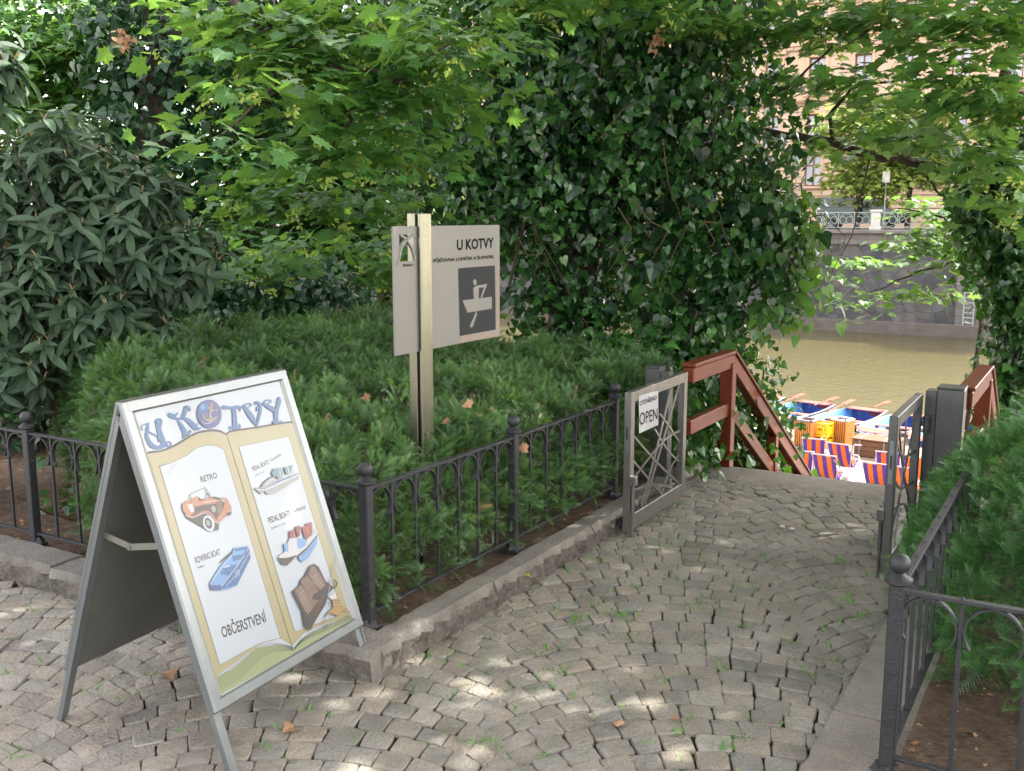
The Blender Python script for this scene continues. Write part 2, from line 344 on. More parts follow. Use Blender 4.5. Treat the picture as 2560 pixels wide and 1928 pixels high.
def maple_crown(name, blobs, n, size, parent, seed, m='maple', inner=.1, low=False, per=9, spread=None, seeds=0, flat=.35, **kw):
    """layered sprays: each spray is a flat tier of leaves"""
    rng = np.random.default_rng(seed); P, O = blob_points(rng, blobs, max(1, n//per), inner); k = len(P)
    h = nrm(np.stack([O[:, 0], O[:, 1], np.zeros(k)], 1)+rng.normal(size=(k, 3))*[.5, .5, 0]); up = nrm(np.array([0, 0, 1.])+h*.25+rng.normal(size=(k, 3))*.16)
    s = size if spread is None else spread
    off = rng.normal(size=(k, per, 3))*[s*1.5, s*1.5, s*.22]; ct = rng.random(k)
    PP = (P[:, None]+off).reshape(-1, 3); HH = (nrm(off*[1, 1, 0]+h[:, None]*s*1.2)+[0, 0, -.18]).reshape(-1, 3)+rng.normal(size=(k*per, 3))*.2
    NN = (np.repeat(up, per, 0)+rng.normal(size=(k*per, 3))*flat); ss = size*(.6+.65*rng.random(k*per))
    o = foliage(name, MAPLE_LOW if low else MAPLE, PP, HH, NN, ss, M[m], parent, np.repeat(ct, per)*.65+rng.random(k*per)*.45, **kw)
    if seeds:
        q = rng.choice(k, seeds); C = P[q]+[0, 0, -size*.5]; C, _ = clump(rng, C, C, 14, (size*.28, size*.28, size*.2))
        m_ = len(C); foliage('winged_seeds', SAMARA, C, rng.normal(size=(m_, 3))*[1, 1, .5]+[0, 0, -.7], rng.normal(size=(m_, 3)), size*.42, M['seed'], parent, rng.random(m_), kind='stuff')
    return o
def wood(name, parent, paths, m='bark', n=8):
    b = MB(); base = Vector(parent.location)
    for pts, r0, r1 in paths:
        pts = [Vector(p)-base for p in pts]; q = []
        for i in range(len(pts)-1):            # wander a little between the given points
            for s in range(4):
                t = s/4; p = pts[i].lerp(pts[i+1], t); q.append(p+Vector((random.uniform(-1, 1), random.uniform(-1, 1), random.uniform(-1, 1)))*min(.03, r0*.5)*(1 if s else .3))
        q.append(pts[-1]); k = len(q); b.tube(q, [r0+(r1-r0)*i/(k-1) for i in range(k)], M[m], n)
    return b.build(name, parent, smooth=True)
# ------------------------------------------------------------------ the setting: ground, paving, kerbs, bank, quay, river
def sheet(name, us, vs, zf, m, smooth=True, **kw):
    us = list(us); vs = list(vs); nv = len(vs); b = MB()
    V = [(v, u, zf(u, v)) for u in us for v in vs]
    F = [(i*nv+j, i*nv+j+1, (i+1)*nv+j+1, (i+1)*nv+j) for i in range(len(us)-1) for j in range(nv-1)]
    b.add(V, F, m); return b.build(name, loc=(0, 0, 0), rz=GR, smooth=smooth, kind='structure', **kw)
def span(a, b, st): n = max(1, int(round((b-a)/st))); return [a+(b-a)*i/n for i in range(n+1)]
def nz(u, v, s, a): return noise.noise(Vector((u*s, v*s, 3.1)))*a
KL, KR = -2.31, -.70      # inner faces of the left and the right kerb
def setts():
    rng = random.Random(11); b = MB(); Wd = 1.36; HA_ = R(47); Rr = Wd/2/math.sin(HA_); pit = .114; m = M['sett']
    Vs = []; Fs = []
    for col in range(-6, 5):
        vc = .62+col*Wd
        for row in range(0, 90):
            u0 = row*pit-.7+.05*(col % 2)
            th = -HA_-rng.random()*.05; ths = [th]
            while th < HA_: th += (.108+rng.uniform(-.016, .018))/Rr; ths.append(th)
            for i in range(len(ths)-1):
                a, c = ths[i], ths[i+1]
                if c < -HA_+.01 or a > HA_-.02: continue
                a = max(a, -HA_); c = min(c, HA_)
                mv = Rr*math.sin((a+c)/2); mu = u0+Rr*math.cos((a+c)/2)+pit/2; gx_ = vc+mv; gv = gx_*DV-mu*DU; gy_ = mu; mu = gx_*DU+gy_*DV
                if not (1.2 < mu < 6.98): continue
                if mu > 2.95 and not (KL-.06 < gv < KR+.03): continue
                if mu <= 2.95 and not (-6.2 < gv < KR+.03): continue
                if mu < 2.3 and gv > -.2: continue
                def P(t, k):
                    v = Rr*math.sin(t); u = u0+Rr*math.cos(t)
                    if k: v += pit*math.cos(t)*math.sin(t)*.7; u = u0+pit+math.sqrt(max(.01, Rr*Rr-v*v))
                    x_ = vc+v; return x_*DV-u*DU, x_*DU+u*DV
                q = [P(a, 0), P(c, 0), P(c, 1), P(a, 1)]
                cx = sum(p[0] for p in q)/4; cy = sum(p[1] for p in q)/4
                j = rng.uniform(.035, .08); ring = []
                q = [(cx+(x-cx)*(1-j)+rng.gauss(0, .0035), cy+(y-cy)*(1-j*.9)+rng.gauss(0, .0035)) for x, y in q]
                for e in range(4):
                    p0, p1 = q[e], q[(e+1) % 4]
                    for t in (.055, .36, .64, .945):
                        x = p0[0]+(p1[0]-p0[0])*t; y = p0[1]+(p1[1]-p0[1])*t
                        bul = .0022+rng.gauss(0, .0014) if .3 < t < .7 else 0
                        dx, dy = x-cx, y-cy; l = math.hypot(dx, dy) or 1
                        ring.append((x+dx/l*bul, y+dy/l*bul))
                z0 = gz(cy)+rng.gauss(0, .0022)+nz(cx, cy, 1.1, .008); tx, ty = rng.gauss(0, .032), rng.gauss(0, .032); o = len(Vs); n = 16
                def zz(x, y): return z0+(x-cx)*tx+(y-cy)*ty
                for x, y in ring: Vs.append((x, y, z0-.05))
                for x, y in ring: Vs.append((x, y, zz(x, y)-.006))
                for x, y in ring: Vs.append((cx+(x-cx)*.93, cy+(y-cy)*.93, zz(x, y)-.0010+rng.gauss(0, .0007)))
                for x, y in ring: Vs.append((cx+(x-cx)*.5, cy+(y-cy)*.5, zz(x, y)+rng.gauss(.0006, .0010)))
                Vs.append((cx, cy, z0+.001))
                for L_ in range(3):
                    for k in range(n): k2 = (k+1) % n; Fs.append((o+L_*n+k, o+L_*n+k2, o+(L_+1)*n+k2, o+(L_+1)*n+k))
                for k in range(n): Fs.append((o+3*n+k, o+3*n+(k+1) % n, o+4*n))
    b.add(Vs, Fs, m); return b.build('paving_setts', loc=(0, 0, 0), rz=GR, smooth=True, kind='structure')
setts()
sheet('path_bed', span(-1, 7.0, .09), span(-6.3, -.3, .09), lambda u, v: gz(u)-.015+nz(u*9, v*9, 1, .006), M['joint'])
sheet('plaza_ground', span(-40, 2.9, 4), span(-40, 40, 4), lambda u, v: gz(max(u, -5))-.05, M['sett'])

def kerb_run(name, pts, wid, top, m, seed, face_rough=.022, drop=.2):
    """stones of about a metre, hand-cut: pts run along the line, wid to its left"""
    rng = random.Random(seed); b = MB()
    (x0, y0), (x1, y1) = pts; L_ = math.hypot(x1-x0, y1-y0); dx, dy = (x1-x0)/L_, (y1-y0)/L_; nx, ny = -dy, dx
    s = 0.
    while s < L_-.02:
        e = min(L_, s+rng.uniform(.75, 1.2)); e = L_ if L_-e < .3 else e
        ns = max(2, int((e-s)/.03)); nw = 6; nh = 5; sh = rng.uniform(-.008, .008); hh = rng.uniform(-.006, .006)
        prof = [(0, -drop)]+[(0, -drop+drop*k/nh) for k in range(1, nh)]+[(.012, 0)]+[(wid*k/nw, 0) for k in range(1, nw)]+[(wid-.01, -.002), (wid, -.02), (wid, -drop)]
        g = .004; rows = []
        for i in range(ns+1):
            t = s+g+(e-s-2*g)*i/ns; row = []
            for (w, h) in prof:
                front = w < .006 and h > -drop
                q = Vector((t*9, w*9, h*9+seed)); a = noise.fractal(q*1.6, .8, 2.2, 4)
                off = (a*face_rough*1.6 if front else 0)+sh+(.006*noise.noise(Vector((t*3, seed, 1))) if w < .03 else 0)
                ww = w-off if (front or w < .02) else w+.006*a
                zt = top+h+hh+(.0035*a if h > -.03 else 0)
                u_ = y0+dy*t; row.append((x0+dx*t+nx*ww, y0+dy*t+ny*ww, gz(u_)+zt))
            rows.append(row)
        k = len(prof); V = [p for r_ in rows for p in r_]; F = [(i*k+j, i*k+j+1, (i+1)*k+j+1, (i+1)*k+j) for i in range(ns) for j in range(k-1)]
        F += [tuple(range(k)), tuple(ns*k+j for j in range(k))[::-1]]
        
        k0 = len(b.f); b.add(V, F, m)
        if wid > 0:
            fi = b.mi(M['kface'])
            for i in range(ns):
                for j in range(nh-1): b.m[k0+i*(k-1)+j] = fi
        s = e
    return b.build(name, loc=(0, 0, 0), rz=GR, smooth=True, kind='structure')
kerb_run('kerb', [(KL, 2.98), (KL, 6.68)], .125, .13, M['kerb'], 3)
kerb_run('kerb', [(-7.2, 2.915), (KL-.0, 2.915)], .2, .128, M['kerb'], 5)
kerb_run('kerb', [(KR+.3, 6.68), (KR+.3, 2.6)], -.31, .022, M['slab'], 8, .004)
# the stone slab at the head of the stairs and the flight below it
b = MB()
def slab_stone(v0, v1, u0, u1, zt, th):
    nu, nv_ = 8, int((v1-v0)/.06); V = []; F = []
    for i in range(nu+1):
        for j in range(nv_+1):
            u = u0+(u1-u0)*i/nu; v = v0+(v1-v0)*j/nv_; e = .004*noise.noise(Vector((u*6, v*6, 0)))-(.006 if i in (0, nu) else 0)
            V.append((v, u+(.006*noise.noise(Vector((v*5, i, 2))) if i in (0, nu) else 0), zt+e))
    w_ = nv_+1; F = [(i*w_+j, i*w_+j+1, (i+1)*w_+j+1, (i+1)*w_+j) for i in range(nu) for j in range(nv_)]
    o = len(V); ring = [j for j in range(w_)]+[i*w_+nv_ for i in range(1, nu+1)]+[nu*w_+j for j in range(nv_-1, -1, -1)]+[i*w_ for i in range(nu-1, 0, -1)]
    for r_ in ring: V.append((V[r_][0], V[r_][1], zt-th))
    n = len(ring)
    for k in range(n): F.append((ring[k], ring[(k+1) % n], o+(k+1) % n, o+k))
    b.add(V, F, M['slab'])
slab_stone(KL-.14, -.42, 6.70, 7.12, gz(7)+.006, .17)
b.build('stair_slab', loc=(0, 0, 0), rz=GR, smooth=True, kind='structure')
b = MB(); NST = 27
for i in range(NST):
    zt = gz(7)-.165*(i+1); b.box((-1.47, 7.14+.285*i+.15, zt-.2), (1.62, .31, .4), M['slab'], bev=.008)
b.build('stairs', loc=(0, 0, 0), rz=GR, kind='structure')

def bedz(u, v): return gz(u)+.095+nz(u*3, v*3, 1, .018)+nz(u*14, v*14, 1, .008)
def bank(u, v):
    t = max(0, u-7.35); return gz(7.35)+.08-min(t*.60, 4.72)-max(0, t-8)*.6+nz(u, v, 1.3, .1)*min(1, t)
sheet('soil', span(2.96, 7.4, .05), span(-7.2, KL-.09, .05), lambda u, v: bedz(u, v), M['soil'])
sheet('soil', span(2.70, 7.4, .05), span(-.44, 2.6, .05), lambda u, v: bedz(u, v)-.025, M['soil'])
sheet('soil', span(2.96, 7.4, .8), span(-30, -7.2, 1.2), lambda u, v: bedz(u, v), M['soil'])
sheet('soil', span(2.7, 7.4, .8), span(2.6, 30, 1.2), lambda u, v: bedz(u, v)-.02, M['soil'])
sheet('river_bank', span(7.38, 17, .4), [-40, -30, -20, -15]+span(-12, -2.33, .4), bank, M['soil'])
sheet('river_bank', span(7.38, 17, .4), span(-.6, 6, .4)+[10, 20, 40], bank, M['soil'])
M['quay'] = mat('quay_concrete', (.24, .20, .185), .8, 0, .3, (.32, .27, .25), 3, .5, .2, 30)
M['planks'] = mat('deck_planks', (.17, .125, .09), .8, 0, .3, (.25, .19, .15), 6, .6, .3, 40, isl=.22, stretch=(1, 9, 1))
b = MB(); b.box((-3, 20.6, -4.85), (60, 12, .5), M['quay']); b.build('quay', loc=(0, 0, 0), rz=GR, kind='structure')
M['water'] = mat('river_water', (.080, .071, .028), .05, 0, .55)
nt = M['water'].node_tree; N = nt.nodes; L = nt.links; bs = N['Principled BSDF']
tc = N.new('ShaderNodeTexCoord'); h = None
for sc, st, ds in ((1.6, .6, .12), (8., .8, .04)):
    mp = N.new('ShaderNodeMapping'); mp.inputs['Scale'].default_value = (1, 2.3, 1); L.new(tc.outputs['Object'], mp.inputs[0])
    n_ = N.new('ShaderNodeTexNoise'); n_.inputs['Scale'].default_value = sc; n_.inputs['Detail'].default_value = 5; L.new(mp.outputs[0], n_.inputs[0])
    bp = N.new('ShaderNodeBump'); bp.inputs['Strength'].default_value = st; bp.inputs['Distance'].default_value = ds; L.new(n_.outputs['Fac'], bp.inputs['Height'])
    if h is not None: L.new(h, bp.inputs['Normal'])
    h = bp.outputs[0]
L.new(h, bs.inputs['Normal'])
sheet('river', [16, 62.4], [-200, 200], lambda u, v: -5.0, M['water'])

# ------------------------------------------------------------------ far bank: river wall, street, railing, house, trees, van, ladder
WU = 62.3; CZ = .95
def wallmat():
    m = bpy.data.materials.new('rubble_wall'); m.use_nodes = True; nt = m.node_tree; N = nt.nodes; L = nt.links; p = N['Principled BSDF']; p.inputs['Roughness'].default_value = .9
    tc = N.new('ShaderNodeTexCoord'); mp = N.new('ShaderNodeMapping'); mp.inputs['Scale'].default_value = (1, 0, 1.15); L.new(tc.outputs['Object'], mp.inputs[0])
    nn = N.new('ShaderNodeTexNoise'); nn.inputs['Scale'].default_value = .8; L.new(mp.outputs[0], nn.inputs[0])
    ad = N.new('ShaderNodeMix'); ad.data_type = 'RGBA'; ad.blend_type = 'ADD'; ad.inputs[0].default_value = .14; L.new(mp.outputs[0], ad.inputs[6]); L.new(nn.outputs['Color'], ad.inputs[7])
    v1 = N.new('ShaderNodeTexVoronoi'); v1.feature = 'DISTANCE_TO_EDGE'; v1.inputs['Scale'].default_value = 1.4; L.new(ad.outputs[2], v1.inputs[0])
    v2 = N.new('ShaderNodeTexVoronoi'); v2.inputs['Scale'].default_value = 1.4; L.new(ad.outputs[2], v2.inputs[0])
    hs = N.new('ShaderNodeValToRGB'); e = hs.color_ramp.elements; e[0].color = (.046, .047, .052, 1); e[1].color = (.092, .083, .077, 1); k = e.new(.6); k.color = (.070, .069, .072, 1)
    sp = N.new('ShaderNodeSeparateColor'); L.new(v2.outputs['Color'], sp.inputs[0]); L.new(sp.outputs[0], hs.inputs[0])
    r = N.new('ShaderNodeValToRGB'); r.color_ramp.elements[0].position = .004; r.color_ramp.elements[1].position = .022; L.new(v1.outputs[0], r.inputs[0])
    mx = N.new('ShaderNodeMix'); mx.data_type = 'RGBA'; mx.inputs[6].default_value = (.135, .12, .105, 1); L.new(r.outputs[0], mx.inputs[0]); L.new(hs.outputs[0], mx.inputs[7])
    st = N.new('ShaderNodeTexNoise'); st.inputs['Scale'].default_value = 1.2; st.inputs['Detail'].default_value = 8; L.new(tc.outputs['Object'], st.inputs[0])
    mr = N.new('ShaderNodeMapRange'); mr.inputs[1].default_value = .35; mr.inputs[2].default_value = .65; mr.inputs[3].default_value = .75; mr.inputs[4].default_value = 1.3; L.new(st.outputs['Fac'], mr.inputs[0])
    h2 = N.new('ShaderNodeHueSaturation'); L.new(mr.outputs[0], h2.inputs['Value']); L.new(mx.outputs[2], h2.inputs['Color']); L.new(h2.outputs[0], p.inputs['Base Color'])
    bp = N.new('ShaderNodeBump'); bp.inputs['Distance'].default_value = .05; L.new(r.outputs[0], bp.inputs['Height']); L.new(bp.outputs[0], p.inputs['Normal'])
    return m
def ashlar(name, c1, c2, mort, sx, bw, rh, ms=.012):
    m = bpy.data.materials.new(name); m.use_nodes = True; nt = m.node_tree; N = nt.nodes; L = nt.links; p = N['Principled BSDF']; p.inputs['Roughness'].default_value = .9
    tc = N.new('ShaderNodeTexCoord'); sp = N.new('ShaderNodeSeparateXYZ'); L.new(tc.outputs['Object'], sp.inputs[0]); cb = N.new('ShaderNodeCombineXYZ'); L.new(sp.outputs[0], cb.inputs[0]); L.new(sp.outputs[2], cb.inputs[1])
    br = N.new('ShaderNodeTexBrick'); br.inputs['Scale'].default_value = sx; br.inputs['Brick Width'].default_value = bw; br.inputs['Row Height'].default_value = rh; br.inputs['Mortar Size'].default_value = ms
    br.inputs['Color1'].default_value = (*c1, 1); br.inputs['Color2'].default_value = (*c2, 1); br.inputs['Mortar'].default_value = (*mort, 1); L.new(cb.outputs[0], br.inputs[0])
    st = N.new('ShaderNodeTexNoise'); st.inputs['Scale'].default_value = .9; st.inputs['Detail'].default_value = 8; L.new(tc.outputs['Object'], st.inputs[0])
    mr = N.new('ShaderNodeMapRange'); mr.inputs[1].default_value = .35; mr.inputs[2].default_value = .65; mr.inputs[3].default_value = .8; mr.inputs[4].default_value = 1.15; L.new(st.outputs['Fac'], mr.inputs[0])
    h2 = N.new('ShaderNodeHueSaturation'); L.new(mr.outputs[0], h2.inputs['Value']); L.new(br.outputs[0], h2.inputs['Color']); L.new(h2.outputs[0], p.inputs['Base Color'])
    return m
M['railp'] = mat('railing_paint', (.26, .29, .25), .6)
M['rubble'] = wallmat()
M['ash'] = ashlar('ashlar_wall', (.11, .105, .10), (.155, .14, .128), (.04, .037, .034), 1, 1.1, .42)
M['ledge'] = mat('wall_ledge', (.13, .112, .10), .9, 0, .3, (.08, .07, .062), 2, .5, .5, 10)
M['cop'] = mat('coping_stone', (.10, .093, .088), .9, 0, .3, (.19, .17, .15), 2.5, .4, .3, 10, stretch=(.6, 1, 2))
LADV = uv_of(at_z(2422, 840, -5.0))[1]
rw = thing('river_wall', 'dark stone embankment wall of irregular blocks across the river', 'wall', (0, 0, 0), GR)
def part(name, parent, m, *boxes, bev=0., **kw):
    b = MB()
    for c, d in boxes: b.box(c, d, m, bev=bev)
    return b.build(name, parent, **kw)
part('masonry', rw, M['rubble'], ((LADV-50.7, WU+1, -2.6), (100, 2, 5.4)))
part('ashlar_pier', rw, M['ash'], ((LADV+9.3, WU+.9, -2.55), (20, 2.2, 5.5)))
part('ashlar_course', rw, M['ash'], ((-20+LADV, WU+.95, .42), (120, 2.1, .62)))
part('coping', rw, M['cop'], ((-20+LADV, WU+.85, .84), (120, 2.5, .22)), bev=.04)
part('footing', rw, M['ledge'], ((-20+LADV, WU+.8, -4.75), (120, 2.4, .9)), bev=.06)
sheet('street', [WU+1.5, WU+60], [-150, 150], lambda u, v: .93, mat('street_setts', (.16, .15, .14), .9, 0, .3, (.2, .19, .17), 3))
# ladder
ld = thing('ladder', 'pale metal ladder fixed to the river wall down to the water', 'ladder', W(LADV, WU-.33, -5), GR)
b = MB()
for sx in (-1, 1): b.bar((sx*.26, .12, -.3), (sx*.26, .12, 3.6), .07, .07, M['railp'])
b.build('rails', ld)
for i in range(13):
    b = MB(); b.bar((-.26, .12, .0+i*.28), (.26, .12, .0+i*.28), .06, .06, M['railp']); b.build('rung', ld)
# railing with pillars
M['stonew'] = mat('pale_stone', (.42, .40, .38), .8, 0, .3, (.5, .48, .45), 4)
def v_at(px, u):            # v where the bearing px meets the line u
    r = ray(px, 575); t = u/(r.x*DU+r.y*DV); return t*(r.x*DV-r.y*DU)
pv0 = v_at(2188, WU+.9)
pil = thing('railing_pillar', 'pale stone pillar in the embankment railing, behind it a dark van', 'pillar', W(pv0, WU+.9, CZ), GR, 'stone pillars of the embankment railing')
b = MB(); b.box((0, 0, .1), (.62, .5, .2), M['stonew'], bev=.02); b.build('base', pil)
b = MB(); b.box((0, 0, .6), (.48, .38, .8), M['stonew'], bev=.02); b.build('shaft', pil)
b = MB(); b.box((0, 0, 1.08), (.64, .5, .16), M['stonew'], bev=.05); b.build('cap', pil)
rl = thing('railing', 'pale iron embankment railing with ring pattern left of the stone pillar', 'railing', W(pv0-2.6, WU+.9, CZ), GR, 'railing bays on the embankment')
BL_ = 4.6
def railing_parts(rl):
    b = MB(); b.bar((-BL_/2, 0, 1.0), (BL_/2, 0, 1.0), .06, .05, M['railp']); b.build('top_rail', rl)
    b = MB(); b.bar((-BL_/2, 0, .12), (BL_/2, 0, .12), .05, .05, M['railp']); b.build('bottom_rail', rl)
    b = MB()
    for i in range(5):
        cx = -BL_/2+.46+i*.92
        for rr, ox in ((.38, 0), (.2, -.2), (.2, .2)):
            b.tube([(cx+ox+rr*math.cos(a), 0, .56+rr*math.sin(a)) for a in [2*math.pi*k/16 for k in range(17)]], .018, M['railp'], 5)
        b.bar((cx+.46, 0, .1), (cx+.46, 0, 1.0), .04, .04, M['railp'])
    b.build('ring_panel', rl)
railing_parts(rl)
vb = {-4: 'far left end, mostly behind ivy', -3: 'left of the van, behind the ivy tree', -2: 'left end of the van, half hidden by ivy leaves', 1: 'right of the stone pillar', 2: 'behind the low maple spray', 3: 'behind the trunk at the right'}
for k, s in vb.items():
    c = copy_tree(rl); off = k*5.2+2.6 if k < 0 else k*5.2-2.6
    c.location = W(pv0+off, WU+.9, CZ); c['label'] = 'pale iron embankment railing bay, '+s
for k, s in {-2: 'second pillar to the left, behind ivy', -1: 'first pillar left of the clear one, at the ivy edge', 1: 'first pillar to the right, behind maple leaves', 2: 'second pillar to the right'}.items():
    c = copy_tree(pil); c.location = W(pv0+k*5.2, WU+.9, CZ); c['label'] = 'pale stone pillar of the embankment railing, '+s
# house with rows of windows
M['sand'] = mat('sandstone_facade', (.50, .35, .25), .9, 0, .3, (.57, .42, .31), .5, .6, .2, 6)
M['sand2'] = mat('sandstone_trim', (.60, .43, .30), .9, 0, .3, (.50, .34, .24), 2, .6)
M['glassf'] = mat('window_glass', (.22, .27, .34), .12, 0, .8, (.42, .46, .52), .8, .5)
M['wframe'] = mat('window_frame', (.20, .07, .045), .6)
M['curtain'] = mat('curtain', (.55, .56, .60), .9)
HU = 78.; hv0 = v_at(1000, HU); hv1 = v_at(2900, HU)
hs_ = thing('apartment_house', 'tall pink sandstone house with rows of windows beyond the river', 'building', W((hv0+hv1)/2, HU, .93), GR)
vc = (hv0+hv1)/2; half = (hv1-hv0)/2
def vv(px): return v_at(px, HU)-vc
def zpx(py): 
    r = ray(2000, py); t = HU/(r.x*DU+r.y*DV); return CAM_H+t*r.z-.93
pitch = 3.25; w0 = vv(2136); cols = [w0+k*pitch for k in range(int((-half-w0)/pitch)+1, int((half-w0)/pitch))]
rows = [(zpx(427), 2.3), (zpx(327), 2.3), (zpx(192), 2.6), (zpx(60), 1.9), (zpx(60)+4.2, 1.9)]
WW = 1.2; b = MB()
top = rows[-1][0]+3.5
edges = [-half]+sum([[c-WW/2, c+WW/2] for c in cols], [])+[half]
zs = [0.]
for zc, hh in rows: zs += [zc-hh/2, zc+hh/2]
zs.append(top)
for i in range(len(edges)-1):
    for j in range(len(zs)-1):
        x0, x1, z0, z1 = edges[i], edges[i+1], zs[j], zs[j+1]; hole = i % 2 == 1 and j % 2 == 1
        if not hole: b.add([(x0, 0, z0), (x1, 0, z0), (x1, 0, z1), (x0, 0, z1)], [(0, 1, 2, 3)], M['sand'])
        else:
            b.add([(x0, 0, z0), (x1, 0, z0), (x1, 0, z1), (x0, 0, z1), (x0, .35, z0), (x1, .35, z0), (x1, .35, z1), (x0, .35, z1)], [(0, 1, 5, 4), (1, 2, 6, 5), (2, 3, 7, 6), (3, 0, 4, 7)], M['sand2'])
b.box((0, 6.5, top/2), (2*half-.02, 12, top), M['sand'])
WALLB = b
z = .6
while z < rows[1][0]+1.6:      # rusticated lower storeys: each course of blocks
    b = WALLB
    inw = any(abs(z-rz_) < hh_/2+.2 for rz_, hh_ in rows[:2])
    for i in range(0, len(edges)-1, 2):
        x0, x1 = edges[i], edges[i+1]
        b.box(((x0+x1)/2, -.05, z), (x1-x0-.2 if inw else x1-x0+(WW-.02), .1, .40), M['sand'], bev=.04)
    z += .47
WALLB.build('wall', hs_)
b = MB()
for z_ in (rows[1][0]+1.9, rows[2][0]-2.0, rows[3][0]-1.75, rows[3][0]+1.6): b.box((0, -.12, z_), (2*half, .26, .3), M['sand2'], bev=.06); b.box((0, -.2, z_+.2), (2*half, .42, .12), M['sand2'])
b.build('cornice', hs_)
b = MB(); b.box((0, 6, top+.4), (2*half+1, 13.4, .8), M['sand2'], bev=.1); b.add([(-half, -.5, top+.8), (half, -.5, top+.8), (half, 5, top+5), (-half, 5, top+5), (-half, 12, top+.8), (half, 12, top+.8)], [(0, 1, 2, 3), (3, 2, 5, 4), (0, 3, 4), (1, 5, 2)], mat('roof_tiles', (.22, .09, .06), .8)); b.build('roof', hs_)
for ri, (zc, hh) in enumerate(rows):
    proto = None
    for c in cols:
        if proto is None:
            b = MB(); fw = .09
            for x in (-WW/2+fw/2, 0, WW/2-fw/2): b.box((x, .27, 0), (fw, .06, hh), M['wframe'])
            for z_ in (-hh/2+fw/2, hh*.16, hh/2-fw/2): b.box((0, .275, z_), (WW, .05, fw), M['wframe'])
            wn_ = b.build('window', hs_, loc=(c, 0, zc))
            b = MB(); b.box((0, .33, 0), (WW, .02, hh), M['glassf']); b.build('pane', wn_)
            b = MB()
            for x in (-WW*.27, WW*.27): b.add([(x-.2+.05*k_, .315+(.01 if k_ % 2 else 0), z_) for z_ in (-hh*.46, hh*.46) for k_ in range(9)], [(k_, k_+1, k_+10, k_+9) for k_ in range(8)], M['curtain'])
            b.build('curtain', wn_)
            b = MB(); t = .2
            b.box((-WW/2-t/2, -.05, 0), (t, .1, hh+.1), M['sand2']); b.box((WW/2+t/2, -.05, 0), (t, .1, hh+.1), M['sand2'])
            b.box((0, -.055, hh/2+.14), (WW+.5, .11, .26), M['sand2']); b.box((0, -.15, -hh/2-.1), (WW+.6, .3, .16), M['sand2'], bev=.02)
            if ri in (2, 3): b.box((0, -.17, hh/2+.42), (WW+.8, .34, .14), M['sand2'], bev=.03); b.prism([(-WW/2-.4, 0), (WW/2+.4, 0), (0, .5)], .2, M['sand2'], Matrix.Translation((0, -.02, hh/2+.49)) @ Matrix.Rotation(math.pi/2, 4, 'X'))
            b.build('surround', wn_); proto = wn_
        else:
            c2 = copy_tree(proto); c2.location = (c, 0, zc)
# dark van parked behind the railing
M['van'] = mat('dark_van_paint', (.02, .045, .05), .25, .3, .6, coat=.6)
M['tint'] = mat('dark_glass', (.015, .03, .035), .08, 0, .8)
M['tyre'] = mat('tyre', (.015, .015, .015), .9)
vz = uv_of(at_y(2150, 520, 62))[1]; vvn = v_at(2150, WU+5)
van = thing('parked_van', 'dark green van parked on the embankment behind the railing', 'van', W(vvn, WU+5, .93), GR)
b = MB(); prof = [(-2.5, .35), (2.5, .35), (2.55, .9), (2.35, 1.15), (1.75, 1.25), (1.0, 1.95), (-2.3, 2.0), (-2.5, 1.3)]
b.prism([(x, z) for x, z in prof], 1.85, M['van'], Matrix.Translation((0, .92, 0)) @ Matrix.Rotation(math.pi/2, 4, 'X')); b.build('body', van)
b = MB()
for x0, x1 in ((-2.2, -1.1), (-1.0, .0), (.1, .95)): b.box(((x0+x1)/2, -.94, 1.58), (x1-x0, .03, .5), M['tint'], bev=.01)
b.build('side_windows', van)
b = MB(); b.add([(1.05, -.8, 1.93), (1.05, .8, 1.93), (1.78, .8, 1.27), (1.78, -.8, 1.27)], [(0, 1, 2, 3)], M['tint']); b.build('windscreen', van)
for x in (-1.6, 1.6):
    for y in (-.9, .9):
        w_ = MB(); w_.tube([(x, y-.1, .33), (x, y+.1, .33)], .33, M['tyre'], 18); wo = w_.build('wheel', van)
        w_ = MB(); w_.tube([(x, y-.11, .33), (x, y+.11, .33)], .18, M['alu'], 14); w_.build('rim', wo)
b = MB(); b.box((2.5, -.6, .85), (.12, .35, .16), M['white'], bev=.02); b.build('headlight', van)
b = MB(); b.box((2.5, .6, .85), (.12, .35, .16), M['white'], bev=.02); b.build('headlight', van)
sg = thing('street_sign', 'small street sign on a pole on the far embankment above the van', 'street sign', W(v_at(2208, WU+2.5), WU+2.5, .93), GR)
b = MB(); b.tube([(0, 0, 0), (0, 0, 3.4)], .04, M['alu']); b.build('pole', sg)
b = MB(); b.box((.0, -.05, 3.1), (.42, .03, .65), M['stonew'], bev=.01); b.build('sign_panel', sg)
